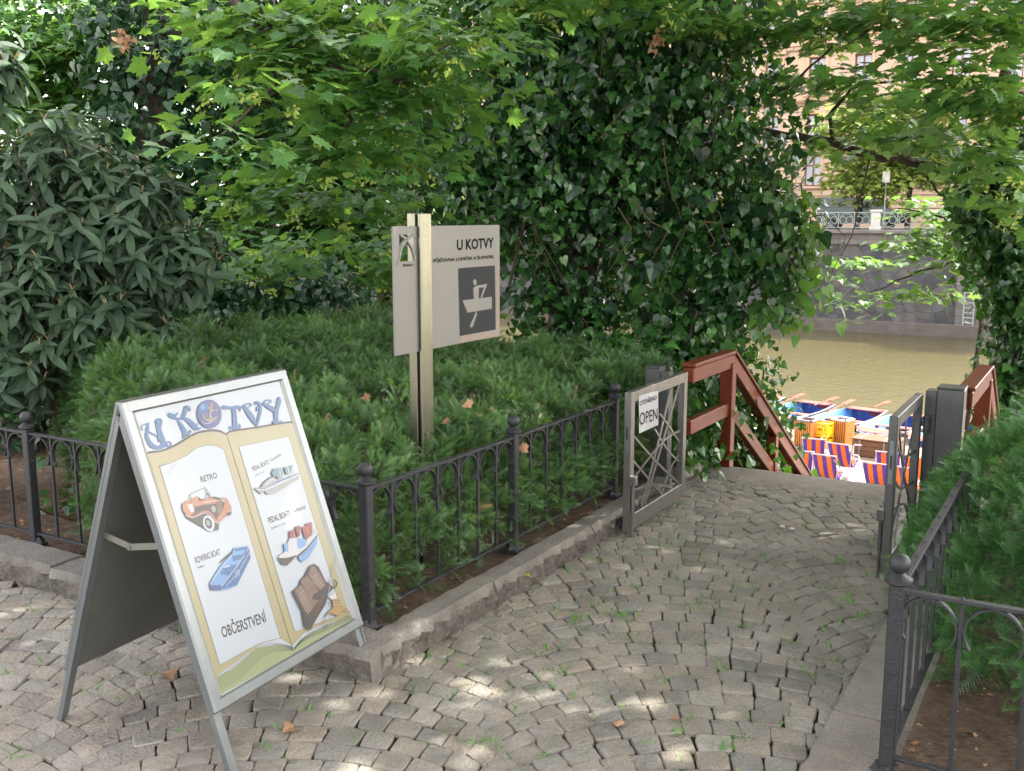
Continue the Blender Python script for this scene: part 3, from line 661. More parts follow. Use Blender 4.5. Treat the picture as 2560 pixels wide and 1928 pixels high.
# ------------------------------------------------------------------ iron fences
RAILZ, BALLZ, LOWZ = .695, .79, .17
def fence(name, label, corner, side_posts, front_posts, side_gaps, front_gaps, front_dir):
    """corner=(v,u); side runs away from the viewer along u, front runs along v"""
    cv, cu = corner; f = thing(name, label, 'fence', W(cv, cu, 0), GR, 'low black iron fences round the beds')
    def put_post(dv, du, shared=[None]):
        z = gz(cu+du)
        if shared[0] is None:
            b = MB(); b.box((0, 0, .40), (.044, .044, .64), M['iron'], bev=.004)
            b.lathe([(.03, .715), (.040, .722), (.040, .732), (.022, .742), (.014, .75)], mat=M['iron'], n=18); p = b.build('post', f, smooth=True)
            b = MB(); b.lathe([(.003+.029*math.sin(math.pi*k/12), .762+.029*(1-math.cos(math.pi*k/12))-.014) for k in range(13)], mat=M['iron'], n=20); b.build('ball_finial', p, smooth=True)
            b = MB(); b.box((0, 0, .075), (.085, .085, .09), M['iron'], bev=.006); b.lathe([(.052, .118), (.038, .135), (.034, .15)], mat=M['iron'], n=4); b.build('base_block', p)
            shared[0] = p
        else: p = copy_tree(shared[0], f)
        p.location = (dv, du, z); return p
    P = [None]
    put_post(0, 0, P)
    for u in side_posts: put_post(0, u-cu, P)
    for v in front_posts: put_post(v-cv, 0, P)
    proto = {}
    def bay(a, b_, n):
        """a,b = (dv,du) of the two posts"""
        ax, ay = a; bx, by = b_; L_ = math.hypot(bx-ax, by-ay); dx, dy = (bx-ax)/L_, (by-ay)/L_
        def pt(t, z): x = ax+dx*t; y = ay+dy*t; return Vector((x, y, gz(cu+y)+z))
        b = MB(); b.bar(pt(.02, RAILZ), pt(L_-.02, RAILZ), .028, .012, M['iron'], bev=.002)
        for k in range(1, n): q = pt(L_*k/n, RAILZ+.007); b.lathe([(.006, 0), (.004, .004), (.001, .005)], q, M['iron'], 8)
        b.build('top_rail', f)
        b = MB(); b.bar(pt(.02, LOWZ), pt(L_-.02, LOWZ), .024, .012, M['iron'], bev=.002); b.build('bottom_rail', f)
        st = L_/n; r = st/2-.007; ang = math.atan2(dy, dx)
        for k in range(1, n):
            if 'bal' not in proto:
                b = MB(); b.box((0, 0, (LOWZ+RAILZ)/2), (.013, .013, RAILZ-LOWZ-.012), M['iron'], bev=.0015)
                b.box((0, .0, RAILZ-.006-r), (.02, .019, .02), M['iron'], bev=.003); o = b.build('baluster', f); proto['bal'] = o
            else: o = proto['bal'].copy(); COL.objects.link(o); o.parent = f
            q = pt(st*k, 0); o.location = q; o.rotation_euler = (0, 0, ang)
        for k in range(n):
            key = 'arch%d' % round(r*1000)
            if key not in proto:
                b = MB(); A = [R(-38)+(R(180+76))*i/20 for i in range(21)]; zc = RAILZ-.012-r; V = []; F = []
                for a_ in A:
                    for rr, y in ((r, -.010), (r, .010), (r-.006, .010), (r-.006, -.010)):
                        cl = Vector((rr*math.cos(a_), y, zc+rr*math.sin(a_)*1.08)); V.append(cl)
                for i in range(20):
                    for j in range(4): F.append((i*4+j, i*4+(j+1) % 4, (i+1)*4+(j+1) % 4, (i+1)*4+j))
                F += [(0, 1, 2, 3), (83, 82, 81, 80)]
                b.add(V, F, M['iron']); o = b.build('arch', f); proto[key] = o
            else: o = proto[key].copy(); COL.objects.link(o); o.parent = f
            o.location = pt(st*(k+.5), 0); o.rotation_euler = (0, 0, ang)
    s = [0]+[u-cu for u in side_posts]
    for i in range(len(s)-1): bay((0, s[i]), (0, s[i+1]), side_gaps[i])
    if len(side_gaps) >= len(s): bay((0, s[-1]), (0, s[-1]+side_gaps[-1]*.17), side_gaps[-1])
    s = [0]+[v-cv for v in front_posts]
    for i in range(len(s)-1): bay((s[i], 0), (s[i+1], 0), front_gaps[i])
    if len(front_gaps) >= len(s): sg_ = 1 if s[-1] > 0 else -1; bay((s[-1], 0), (s[-1]+sg_*front_gaps[-1]*.17, 0), front_gaps[-1])
    return f
fence('iron_fence', 'low black iron fence with ball-topped posts round the yew hedge, left of the path', (-2.50, 3.146), [4.333, 5.56], [-3.58, -4.655], [7, 7], [6, 6, 6], -1)
fence('iron_fence', 'low black iron fence with one ball post at the right, before the right yew bush', (-.449, 3.035), [], [1.3], [15], [10], 1)

# ------------------------------------------------------------------ gate
def gate_leaf(name, label, v, u0, u1, side, pattern, lockface, st=M['steel']):
    """leaf opened along the path; side=+1 shows its face to the viewer's right"""
    zb = gz(u0); L_ = u1-u0; g = thing(name, label, 'gate leaf', W(v, u0, zb), GR, 'steel leaves of the open gate')
    H0, H1 = .03, .83; fw = .055
    b = MB(); b.box((0, fw/2, (H0+H1)/2), (.042, fw, H1-H0), st, bev=.003); b.box((0, L_-fw/2, (H0+H1)/2), (.042, fw, H1-H0), st, bev=.003)
    b.box((0, L_/2, H1-.03), (.0415, L_-2*fw-.001, .06), st, bev=.003); b.box((0, L_/2, H0+.045), (.0415, L_-2*fw-.001, .09), st, bev=.003)
    b.build('frame', g)
    b = MB()
    y0, y1, z0, z1 = fw, L_-fw, H0+.09, H1-.06
    for pl in pattern:
        pts = [Vector((0, y0+(y1-y0)*a, z0+(z1-z0)*c)) for a, c in pl]
        if len(pts) > 2:      # smooth the arc
            q = []
            for i in range(len(pts)-1):
                p0 = pts[max(0, i-1)]; p1 = pts[i]; p2 = pts[i+1]; p3 = pts[min(len(pts)-1, i+2)]
                for s in range(6):
                    t = s/6; q.append(.5*((2*p1)+(p2-p0)*t+(2*p0-5*p1+4*p2-p3)*t*t+(3*p1-p0-3*p2+p3)*t**3))
            q.append(pts[-1]); pts = q
        V = []; F = []
        for i, p in enumerate(pts):
            t = (pts[min(i+1, len(pts)-1)]-pts[max(0, i-1)]).normalized(); n_ = Vector((0, -t.z, t.y))*.0065
            V += [p+n_+Vector((.004, 0, 0)), p-n_+Vector((.004, 0, 0)), p-n_-Vector((.004, 0, 0)), p+n_-Vector((.004, 0, 0))]
        for i in range(len(pts)-1):
            for j in range(4): F.append((i*4+j, i*4+(j+1) % 4, (i+1)*4+(j+1) % 4, (i+1)*4+j))
        n_ = len(pts)-1; F += [(0, 1, 2, 3), (n_*4+3, n_*4+2, n_*4+1, n_*4)]
        b.add(V, F, st)
    b.build('bar_pattern', g)
    b = MB(); b.box((0, -.0015, .60), (.022, .003, .22), M['alu'], bev=.001); lp = b.build('lock_plate', g)
    b = MB(); b.box((0, -.004, .60), (.010, .003, .07), M['rubber']); b.build('latch_slot', lp)
    b = MB(); b.tube([(side*.033, .018, .0), (side*.033, .018, .30)], .008, st, 10); b.tube([(side*.033, .018, .14), (side*.033, .018, .30)], .011, st, 10)
    b.tube([(side*.033, .018, -.005), (side*.033, .018, .006)], .016, st, 12); b.box((side*.033, .018, .325), (.04, .045, .055), st, bev=.003); b.build('drop_bolt', g, smooth=True)
    for z in (.16, .66):
        b = MB(); b.tube([(-side*.045, L_+.0, z-.035), (-side*.045, L_+.0, z+.035)], .016, st, 12); b.tube([(-side*.045, L_, z-.05), (-side*.045, L_, z-.04)], .022, st, 12)
        b.tube([(-side*.045, L_, z+.035), (-side*.045, L_, z+.042)], .022, st, 12)
        b.box((-side*.03, L_+.0, z), (.05, .02, .03), st); b.build('hinge', g, smooth=True)
    return g
patL = [[(0, .72), (.5, .34), (1., .0)], [(0, .50), (.35, .22), (.62, 0)], [(0, .28), (.35, .42), (.7, .52), (1, .53)], [(.95, 1), (.62, .5), (.28, .0)],
        [(.78, 1), (.52, .5), (.22, 0)], [(.55, .78), (.75, .62), (1, .40)], [(.45, .66), (.75, .38), (1, .22)], [(0, .20), (.3, .17), (.62, .09), (.85, 0)], [(.62, 0), (.8, .2), (1, .3)]]
patR = [[(0, .62), (.4, .42), (1., .33)], [(0, .05), (.4, .35), (.8, .75), (1, 1)], [(.15, 1), (.45, .6), (1, .1)], [(0, .95), (.4, .68), (1, .60)], [(0, .30), (.3, .30), (.7, .2), (.95, 0)], [(.5, 1), (.45, .5), (.3, 0)]]
gl = gate_leaf('gate_leaf', 'open steel gate leaf carrying a white paper notice, left of the path', -2.235, 5.145, 6.03, 1, patL, 1)
gr_ = gate_leaf('gate_leaf', 'dark open steel gate leaf without a notice, right of the path', -.835, 5.165, 5.95, -1, patR, -1, M['dark_steel'])
def gate_post(label, v, u, w, h, jamb, st=M['steel']):
    g = thing('gate_post', label, 'gate post', W(v, u, gz(u)), GR, 'square steel posts of the gate')
    b = MB(); b.box((0, 0, h/2), (w, w, h), st, bev=.006); b.build('column', g)
    b = MB(); b.box((0, 0, h+.004), (w+.004, w+.004, .008), st, bev=.002); b.build('cap_plate', g)
    b = MB(); b.box((jamb*(w/2+.03), .0, h/2-.01), (.06, w*.8, h-.02), st, bev=.003); b.build('jamb', g); return g
gate_post('square steel gate post behind the leaf with the paper notice', -2.47, 6.12, .10, .84, 1, M['dark_steel'])
gate_post('broad dark steel gate post at the right, beside the yew bush', -.68, 6.05, .14, .865, -1, M['dark_steel'])

# ------------------------------------------------------------------ writing
def text2d(s, bold=0.):
    cu = bpy.data.curves.new('writing', 'FONT'); cu.body = s; cu.resolution_u = 3; cu.offset = bold
    o = bpy.data.objects.new('writing', cu); COL.objects.link(o); bpy.context.view_layer.update()
    dg = bpy.context.evaluated_depsgraph_get(); me = o.evaluated_get(dg).to_mesh()
    v = [(p.co.x, p.co.y) for p in me.vertices]; f = [tuple(p.vertices) for p in me.polygons]
    o.evaluated_get(dg).to_mesh_clear(); bpy.data.objects.remove(o); bpy.data.curves.remove(cu)
    x0 = min(p[0] for p in v); x1 = max(p[0] for p in v); y0 = min(p[1] for p in v); y1 = max(p[1] for p in v)
    return [((x-x0)/(x1-x0), (y-y0)/(y1-y0)) for x, y in v], f
def write(mb, s, BLp, BRp, TLp, m, lift=Vector((0, 0, 0)), bold=.012):
    BLp, BRp, TLp = map(Vector, (BLp, BRp, TLp)); v, f = text2d(s, bold)
    mb.add([BLp+(BRp-BLp)*x+(TLp-BLp)*y+lift for x, y in v], f, m)
class Plane:
    """a flat printed panel: photograph bearings become positions on the panel"""
    def __init__(s, root, loc_o, ax, ay):      # loc_o, ax, ay in the root's own frame
        s.root = root; s.o = Vector(loc_o); s.ax = Vector(ax).normalized(); s.ay = Vector(ay).normalized(); s.n = s.ax.cross(s.ay)
        s.M = Matrix.LocRotScale(root.location, root.rotation_euler, None)
    def hit(s, px, py):
        wo = s.M @ s.o; wn_ = (s.M.to_3x3() @ s.n); r = ray(px, py); t = (wo-EYE).dot(wn_)/r.dot(wn_); p = s.M.inverted() @ (EYE+r*t); return ((p-s.o).dot(s.ax), (p-s.o).dot(s.ay))
    def P(s, a, b, lift=0): return s.o+s.ax*a+s.ay*b+s.n*lift
def smooth_line(pts, sub=6, closed=False):
    q = []; n = len(pts); rng_ = range(n if closed else n-1)
    def g(i): return np.array(pts[i % n] if closed else pts[max(0, min(n-1, i))], float)
    for i in rng_:
        p0, p1, p2, p3 = g(i-1), g(i), g(i+1), g(i+2)
        for k in range(sub): t = k/sub; q.append(.5*(2*p1+(p2-p0)*t+(2*p0-5*p1+4*p2-p3)*t*t+(3*p1-p0-3*p2+p3)*t**3))
    if not closed: q.append(g(n-1))
    return q
class Art:
    def __init__(s, plane, mb, ox=0, oy=0, sc=1.): s.p = plane; s.mb = mb; s.ox = ox; s.oy = oy; s.sc = sc; s.k = [1]
    def view(s, ox, oy, sc): a = Art(s.p, s.mb, ox, oy, sc); a.k = s.k; return a
    def h(s, x, y): return s.p.hit(s.ox+x*s.sc, s.oy+y*s.sc)
    def lift(s): s.k[0] += 1; return .0008+s.k[0]*.00003
    def poly(s, pts, m, curve=False):
        if curve: pts = smooth_line(pts, 4, True)
        L_ = s.lift(); vs = [s.p.P(*s.h(p[0], p[1]), L_) for p in pts]; s.mb.add(vs, [tuple(range(len(vs)))], m)
    def ell(s, cx, cy, rx, ry, m, rot=0, n=28, a0=0, a1=360):
        c, q = math.cos(R(rot)), math.sin(R(rot)); pts = []
        for i in range(n+1 if a1-a0 < 360 else n): a = R(a0+(a1-a0)*i/n); x = rx*math.cos(a); y = ry*math.sin(a); pts.append((cx+x*c-y*q, cy+x*q+y*c))
        s.poly(pts, m)
    def line(s, pts, m, w=None, curve=True):
        """pts (x,y,w) or (x,y) with w; drawn as a ribbon of varying width"""
        P_ = [(p[0], p[1], p[2] if len(p) > 2 else w) for p in pts]
        if curve and len(P_) > 2: P_ = smooth_line(P_, 6)
        L_ = s.lift(); V = []; n = len(P_)
        for i, p in enumerate(P_):
            a, b = P_[max(0, i-1)], P_[min(n-1, i+1)]; dx, dy = b[0]-a[0], b[1]-a[1]; l = math.hypot(dx, dy) or 1; nx, ny = -dy/l*p[2]/2, dx/l*p[2]/2
            V.append(s.p.P(*s.h(p[0]+nx, p[1]+ny), L_)); V.append(s.p.P(*s.h(p[0]-nx, p[1]-ny), L_))
        s.mb.add(V, [(i*2, i*2+1, i*2+3, i*2+2) for i in range(n-1)], m)
        for e in (P_[0], P_[-1]):
            if e[2] > 6/s.sc*.19: s.ell(e[0], e[1], e[2]/2, e[2]/2, m, n=14)
    def text(s, t, BL, BR_, TL, m, bold=.012):
        L_ = s.lift(); write(s.mb, t, s.p.P(*s.h(*BL), L_), s.p.P(*s.h(*BR_), L_), s.p.P(*s.h(*TL), L_), m, bold=bold)
# paper notice on the left gate leaf
pp = Plane(gl, (.0225, 0, 0), (0, 1, 0), (0, 0, 1))
b = MB(); A_ = Art(pp, b)
q = [pp.hit(1500+x/2.212, 840+y/2.212) for x, y in ((214, 330), (322, 302), (322, 492), (216, 540))]
nt_ = thing('paper_notice', 'white paper notice reading OPEN taped to the left gate leaf', 'notice', gl.location, GR)
b2 = MB(); V = []; F = []
for i in range(9):
    for j in range(9):
        s_, t_ = i/8, j/8; a = (q[0][0]*(1-s_)+q[1][0]*s_)*(1-t_)+(q[3][0]*(1-s_)+q[2][0]*s_)*t_; c = (q[0][1]*(1-s_)+q[1][1]*s_)*(1-t_)+(q[3][1]*(1-s_)+q[2][1]*s_)*t_
        V.append(pp.P(a, c, .0002+.0012*math.sin(s_*5+t_*3)**2*(t_*.6)))
F = [(i*9+j, i*9+j+1, (i+1)*9+j+1, (i+1)*9+j) for i in range(8) for j in range(8)]
b2.add(V, F, M['ppaper']); b2.build('sheet', nt_)
v_ = A_.view(1500, 840, 1/2.212)
v_.k[0] = 40
v_.text('OTEVŘENO', (218, 388), (312, 352), (218, 352), M['black'], .008); v_.text('OPEN', (217, 496), (316, 462), (217, 428), M['black'], .0)
b.build('lettering', nt_)

# ------------------------------------------------------------------ sign on the mast
SV = -2.745
def u_at(px, py, v):     # where a bearing meets the upright plane of constant v
    r = ray(px, py); t = v/(r.x*DV-r.y*DU); p = EYE+r*t; return uv_of(p)[0], p.z
uL, zT = u_at(848*1.1573, 488*1.1573, SV); uR, zT2 = u_at(1077*1.1573, 487*1.1573, SV); _, zB = u_at(858*1.1573, 768*1.1573, SV)
sgn = thing('boat_rental_sign', 'grey metal boat rental sign on a tall mast rising from the yew hedge', 'sign', W(SV, (uL+uR)/2, gz(4)+.08), GR)
gz0 = gz(4)+.08; SW = uR-uL; z1 = (zT+zT2)/2-gz0; z0 = zB-gz0
sp = Plane(sgn, (.006, -SW/2, z0), (0, 1, 0), (0, 0, 1)); b = MB(); SA = Art(sp, b)
S_ = SA.view(960, 500, 1/3.966)
def sh(x, y): return S_.h(x, y)
ha, hb = sh(150, 345), sh(315, 603); hx0, hz1 = ha; hx1, hz0 = hb; HH = z1-z0
b2 = MB(); th = .012
def slab(x0, x1, y0, y1, m, t=th): b2.box((.006-t/2, -SW/2+(x0+x1)/2, z0+(y0+y1)/2), (t, x1-x0, y1-y0), m)
slab(0, hx0, 0, HH, M['plate']); slab(hx1, SW, 0, HH, M['plate']); slab(hx0, hx1, 0, hz0, M['plate']); slab(hx0, hx1, hz1, HH, M['plate'])
pl_ = b2.build('sign_plate', sgn)
# the pierced emblem: crossing ribs inside the window
b2 = MB()
def rib(pts, w=.011):
    q_ = smooth_line([sh(*p) for p in pts], 6); V = []; n = len(q_)
    for i, p in enumerate(q_):
        a, c = q_[max(0, i-1)], q_[min(n-1, i+1)]; dx, dy = c[0]-a[0], c[1]-a[1]; l = math.hypot(dx, dy) or 1; nx, ny = -dy/l*w/2, dx/l*w/2
        for (x_, y_, l_) in ((p[0]+nx, p[1]+ny, .002), (p[0]-nx, p[1]-ny, .002), (p[0]-nx, p[1]-ny, -.010), (p[0]+nx, p[1]+ny, -.010)): V.append(sp.P(x_, y_, l_))
    F = [(i*4+j, i*4+(j+1) % 4, (i+1)*4+(j+1) % 4, (i+1)*4+j) for i in range(n-1) for j in range(4)]; b2.add(V, F, M['plate'])
rib([(160, 345), (230, 400), (285, 490), (312, 600)]); rib([(312, 350), (240, 385), (185, 450), (155, 560)], .013); rib([(130, 650), (160, 560)], .01)
b2.build('emblem', sgn)
S_.text('PRAHA 1', (187, 664), (294, 655), (187, 638), M['black'], .03)
S_.text('U KOTVY', (722, 503), (1088, 476), (722, 394), M['black'], .03)
S_.text('PŮJČOVNA LODIČEK A ŠLAPADEL', (488, 632), (1088, 586), (488, 575), M['black'], .035)
b.build('lettering', pl_)
b = MB(); PA = Art(sp, b).view(960, 500, 1/3.966); PA.poly([(735, 678), (1097, 650), (1107, 1285), (750, 1350)], M['slate'])
PA.line([(900, 787, 4), (900, 790, 4)], M['plate'], curve=False); PA.ell(900, 816, 17, 30, M['plate'], -5)
PA.poly([(778, 996), (1068, 960), (1068, 1078), (826, 1118)], M['plate'])
PA.poly([(890, 990), (884, 880), (900, 856), (925, 848), (1000, 836), (1018, 828), (1020, 842), (972, 965), (956, 968), (990, 866), (940, 872), (936, 985)], M['plate'])
PA.line([(915, 1105, 5), (912, 1130, 18), (865, 1250, 30)], M['plate'], curve=False)
pc = b.build('pictogram_panel', sgn)
b2 = MB(); bb = Art(sp, b2).view(960, 500, 1/3.966); bb.k[0] = 0; bb.poly([(752, 1352), (1107, 1287), (1104, 648), (1136, 642), (1143, 1352), (752, 1418)], M['plate_worn']); b2.build('worn_edge_strip', pl_)
# two bars of the mast clasp the plate
_, mt = u_at(905*1.1573, 461*1.1573, SV); yl = sp.hit(1049, 620)[0]-SW/2; yr = sp.hit(1078, 620)[0]-SW/2; bw = yr-yl
yl -= .017; yr -= .019; bw = yr-yl
b = MB(); b.box((.015, (yl+yr)/2, (mt-gz0)/2-.1), (.014, bw, mt-gz0+.2), M['mast'], bev=.003); b.build('front_bar', sgn)
b = MB(); b.box((-.030, (yl+yr)/2, (mt-gz0)/2-.1), (.044, bw, mt-gz0+.2), M['mast'], bev=.003); b.build('rear_bar', sgn)

# ------------------------------------------------------------------ folding board
FR = Vector((-.520, 3.740, -.03)); ph = 4.2404; thl = .3339; LT, LB, BWd = 1.267, .217, .815
e_ = Vector((math.cos(ph), math.sin(ph), 0)); nb_ = Vector((-math.sin(ph), math.cos(ph), 0))
apex = FR-nb_*math.sin(thl)*LT+e_*BWd/2
apex = Vector((FR.x, FR.y, 0))+e_*BWd/2+nb_*math.sin(-thl)*LT
rz = math.atan2(-e_.y, -e_.x)
ab = thing('folding_board', 'white-panelled aluminium A-frame board advertising boats, standing on the cobbles', 'advertising board', (apex.x, apex.y, -.03), rz)
HA = LT*math.cos(thl); YF = -LT*math.sin(thl)
def panel_frame(sgn_, nm):
    """one leaning frame; sgn_ -1 is the printed front, +1 the back"""
    ay = Vector((0, -sgn_*math.sin(thl), math.cos(thl))); o = Vector((0, sgn_*LT*math.sin(thl), 0)); x = Vector((1, 0, 0)); n_ = Vector((0, sgn_*math.cos(thl), math.sin(thl)))
    b = MB(); fw = .042; hw = BWd/2
    def B(x0, x1, b0, b1, w, m, off=0., dep=.022):
        p0 = o+x*x0+ay*b0+n_*off; p1 = o+x*x1+ay*b1+n_*off; b.bar(p0, p1, w, dep, m, up=n_, bev=.006)
    top_ = LT-.006
    for sx in (-1, 1): B(sx*(hw-fw/2), sx*(hw-fw/2), LB, top_, fw, M['alu'])
    B(-hw+.02, hw-.02, LB+fw/2, LB+fw/2, fw, M['alu'], .0008); B(-hw+.02, hw-.02, top_-fw/2, top_-fw/2, fw, M['alu'], .0008)
    for sx in (-1, 1):      # bright inner lip of the snap frame
        B(sx*(hw-fw-.004), sx*(hw-fw-.004), LB+fw, top_-fw, .008, M['cast_alu'], .002, .012)
    f = b.build(nm, ab, smooth=False)
    for sx in (-1, 1):
        b = MB(); p0 = o+x*sx*(hw-.02); p1 = o+x*sx*(hw-.02)+ay*(LT-.05)-n_*.0145; b.bar(p0-n_*.0145, p1, .036, .006, M['alu'], up=n_); b.bar(p0-n_*.016+x*sx*.016, p1+x*sx*.016, .005, .02, M['alu'], up=n_); b.build('leg', f)
    b = MB(); c = o+ay*((LB+top_)/2)-n_*.009; b.box(c, (BWd-.03, .006, top_-LB-.02), M['panel_back'], Matrix((x, n_, ay)).transposed()); b.build('backing_panel', f)
    return f, o, ay, n_
ff, o_, ay_, n_ = panel_frame(-1, 'front_frame'); fb, *_ = panel_frame(1, 'rear_frame')
b = MB(); b.bar((-BWd/2+.01, 0, HA-.012), (BWd/2-.01, 0, HA-.012), .02, .02, M['rubber']); b.build('hinge_strip', ab)
for sx in (-1, 1):
    b = MB(); yy = .165; zz_ = HA*.60
    b.bar((sx*(BWd/2-.03), -yy, zz_+.015), (sx*(BWd/2-.03), .03, zz_-.02), .003, .022, M['cast_alu']); b.bar((sx*(BWd/2-.034), .01, zz_-.02), (sx*(BWd/2-.034), yy, zz_+.01), .003, .022, M['cast_alu'])
    b.tube([(sx*(BWd/2-.024), .02, zz_-.018), (sx*(BWd/2-.040), .02, zz_-.018)], .009, M['alu'], 10); b.build('stay', ab)
# the poster
PO = Plane(ab, o_+n_*.0035, (1, 0, 0), ay_)
b = MB(); A_ = Art(PO, b); hw = BWd/2-.040
b.add([PO.P(-hw, LB+.038, 0), PO.P(hw, LB+.038, 0), PO.P(hw, LT-.046, 0), PO.P(-hw, LT-.046, 0)], [(0, 1, 2, 3)], M['white'])
a = A_.view(100, 900, .6)          # drawing: the open book
BOOK = [(445, 393), (505, 380), (562, 358), (640, 312), (695, 297), (740, 298), (777, 312), (795, 297), (900, 283), (985, 268), (1045, 262), (1062, 275), (1075, 300), (1308, 1078), (1180, 1135), (1095, 1170), (1058, 1212), (1005, 1205), (930, 1225), (860, 1270), (722, 1400), (432, 430)]
a.poly([(432, 430), (447, 392), (740, 1335), (722, 1402)], M['pgreen'])
a.poly([(720, 1325), (800, 1290), (900, 1200), (1000, 1185), (1058, 1205), (1110, 1150), (1250, 1080), (1308, 1060), (1314, 1084), (730, 1408)], M['pgreen'])
a.poly([(447, 393), (505, 382), (562, 360), (640, 314), (695, 299), (740, 300), (777, 314), (795, 299), (900, 285), (985, 270), (1045, 264), (1060, 280), (1290, 1066), (1180, 1100), (1100, 1140), (1052, 1190), (1000, 1160), (930, 1180), (860, 1225), (722, 1328)], M['khaki'])
for i in range(6): a.line([(436+i*3, 428-i*5), (722+i*3.4, 1395-i*11)], M['pline'], 1.3, False)
for i in range(8): a.line([(724+i, 1392-i*8), (830, 1320-i*10+4), (930, 1236-i*7), (1010, 1212-i*4), (1054, 1212-i*2)], M['pline'], 1.4)
for i in range(6): a.line([(1058, 1210-i*2), (1100, 1170-i*3), (1190, 1128-i*5), (1306, 1072-i*3+4)], M['pline'], 1.4)
a.line([(430, 430, 4), (445, 390, 9), (505, 379, 8), (562, 356, 9), (640, 310, 9), (700, 295, 9), (745, 296, 8), (777, 311, 4)], M['pdark'])
a.line([(777, 311, 4), (797, 297, 8), (900, 282, 8), (985, 267, 8), (1048, 260, 8), (1066, 276, 5), (1078, 300, 3)], M['pdark'])
a.line([(780, 320), (1052, 1205)], M['pline'], 1.8, False)
a.poly([(497, 445), (550, 427), (610, 398), (650, 368), (690, 357), (730, 358), (765, 376), (1000, 1160), (925, 1178), (850, 1215), (748, 1272)], M['white'])
a.line([(497, 445), (550, 427), (610, 398), (650, 368), (690, 357), (730, 358), (765, 376)], M['pline'], 1.4); a.line([(497, 445), (748, 1272)], M['pline'], 1.4, False); a.line([(765, 376), (1000, 1160)], M['pline'], 1.4, False); a.line([(748, 1272), (850, 1215), (925, 1178), (1000, 1160)], M['pline'], 1.4)
a.poly([(827, 362), (1035, 320), (1258, 1060), (1060, 1132)], M['white'])
a.line([(827, 362), (1035, 320), (1258, 1060), (1060, 1132), (827, 362)], M['pline'], 1.4, False)
dk = M['pdark']
a.text('RETRO', (670, 512), (738, 492), (664, 487), dk, .02)
a.text('ROWING BOAT', (648, 850), (752, 812), (641, 823), dk, .02); a.text('PRAMICE', (655, 871), (684, 862), (653, 862), dk, .01)
a.text('OBČERSTVENÍ', (760, 1160), (944, 1092), (746, 1098), dk, .02)
a.text('PEDAL BOATS', (886, 465), (953, 434), (880, 447), dk, .02); a.text('1-6 persons', (960, 431), (1004, 404), (955, 412), dk, .01); a.text('ŠLAPADLO 1-6 osob', (896, 487), (932, 468), (894, 479), dk, .01)
a.text('PEDAL BOATS', (953, 683), (1044, 649), (946, 658), dk, .03); a.text('1-4 PERSONS', (1054, 640), (1106, 620), (1050, 626), dk, .02); a.text('ŠLAPADLO 1-4 osob', (963, 707), (1023, 683), (961, 697), dk, .01)
# lettering U KOTVY with curls
z = A_.view(340, 960, .18987); bl = M['pblue']
for st in ([(150, 530, 20), (150, 590, 42), (135, 680, 44), (165, 760, 55), (215, 820, 62), (280, 842, 52)], [(280, 842, 50), (330, 830, 55), (370, 800, 60), (430, 828, 18)],
           [(265, 500, 44), (285, 520, 70), (300, 610, 62), (330, 710, 72), (375, 800, 55)], [(150, 625, 16), (215, 660, 18), (280, 695, 18), (300, 760, 20)],
           [(160, 525, 26), (110, 535, 18), (68, 560, 14), (72, 605, 12), (112, 600, 10)], [(395, 800, 20), (405, 768, 14), (445, 768, 14), (458, 805, 14), (435, 832, 14)], [(270, 470, 24), (310, 465, 22), (335, 500, 14), (325, 545, 12)],
           [(435, 405, 50), (500, 420, 36), (545, 385, 14)], [(450, 430, 46), (540, 460, 32), (640, 460, 44), (720, 520, 68), (780, 590, 52), (850, 585, 14)], [(610, 440, 50), (640, 370, 52), (650, 310, 42), (690, 315, 36), (703, 355, 16)],
           [(550, 490, 20), (595, 560, 52), (635, 640, 58), (615, 712, 16)], [(640, 690, 26), (690, 660, 20), (700, 615, 16), (725, 640, 12)], [(800, 590, 20), (790, 545, 16), (820, 520, 12)],
           [(1150, 310, 56), (1200, 315, 40), (1270, 315, 40), (1330, 305, 42), (1365, 320, 30), (1360, 360, 14)], [(1280, 320, 50), (1290, 420, 56), (1295, 520, 60), (1300, 580, 60)], [(1240, 580, 46), (1300, 582, 30), (1360, 575, 24), (1352, 530, 10)],
           [(1405, 300, 34), (1440, 270, 18), (1490, 262, 16), (1512, 285, 14), (1470, 310, 14)], [(1420, 305, 30), (1480, 390, 66), (1540, 480, 60), (1585, 568, 6)], [(1585, 568, 6), (1605, 470, 36), (1630, 360, 34), (1622, 270, 38), (1575, 242, 30), (1562, 275, 16)], [(1590, 300, 14), (1590, 345, 34)],
           [(1675, 270, 34), (1695, 228, 18), (1750, 215, 16), (1772, 238, 14), (1730, 262, 14)], [(1690, 280, 26), (1750, 310, 58), (1815, 350, 56), (1845, 400, 50)], [(1872, 190, 36), (1880, 240, 44), (1850, 330, 50), (1835, 410, 54), (1845, 500, 50)], [(1808, 505, 44), (1850, 510, 30), (1912, 495, 20)], [(1838, 215, 10), (1850, 250, 14)]):
    z.line(st, bl)
for x, y, rx, ry in ((285, 505, 16, 12), (672, 318, 14, 9), (1165, 300, 10, 8), (1590, 320, 7, 14)): z.ell(x, y, rx, ry, M['plight'])
z.ell(955, 400, 160, 190, M['pnavy'], -8, 40); z.ell(875, 320, 62, 70, M['pblue']); z.ell(868, 310, 30, 34, M['plight'])
for k in range(8): z.ell(985, 385, 72, 84, M['white'] if k % 2 else M['pred'], 0, 8, k*45, k*45+45)
z.ell(985, 385, 36, 44, M['pnavy'])
gd = M['pgold']
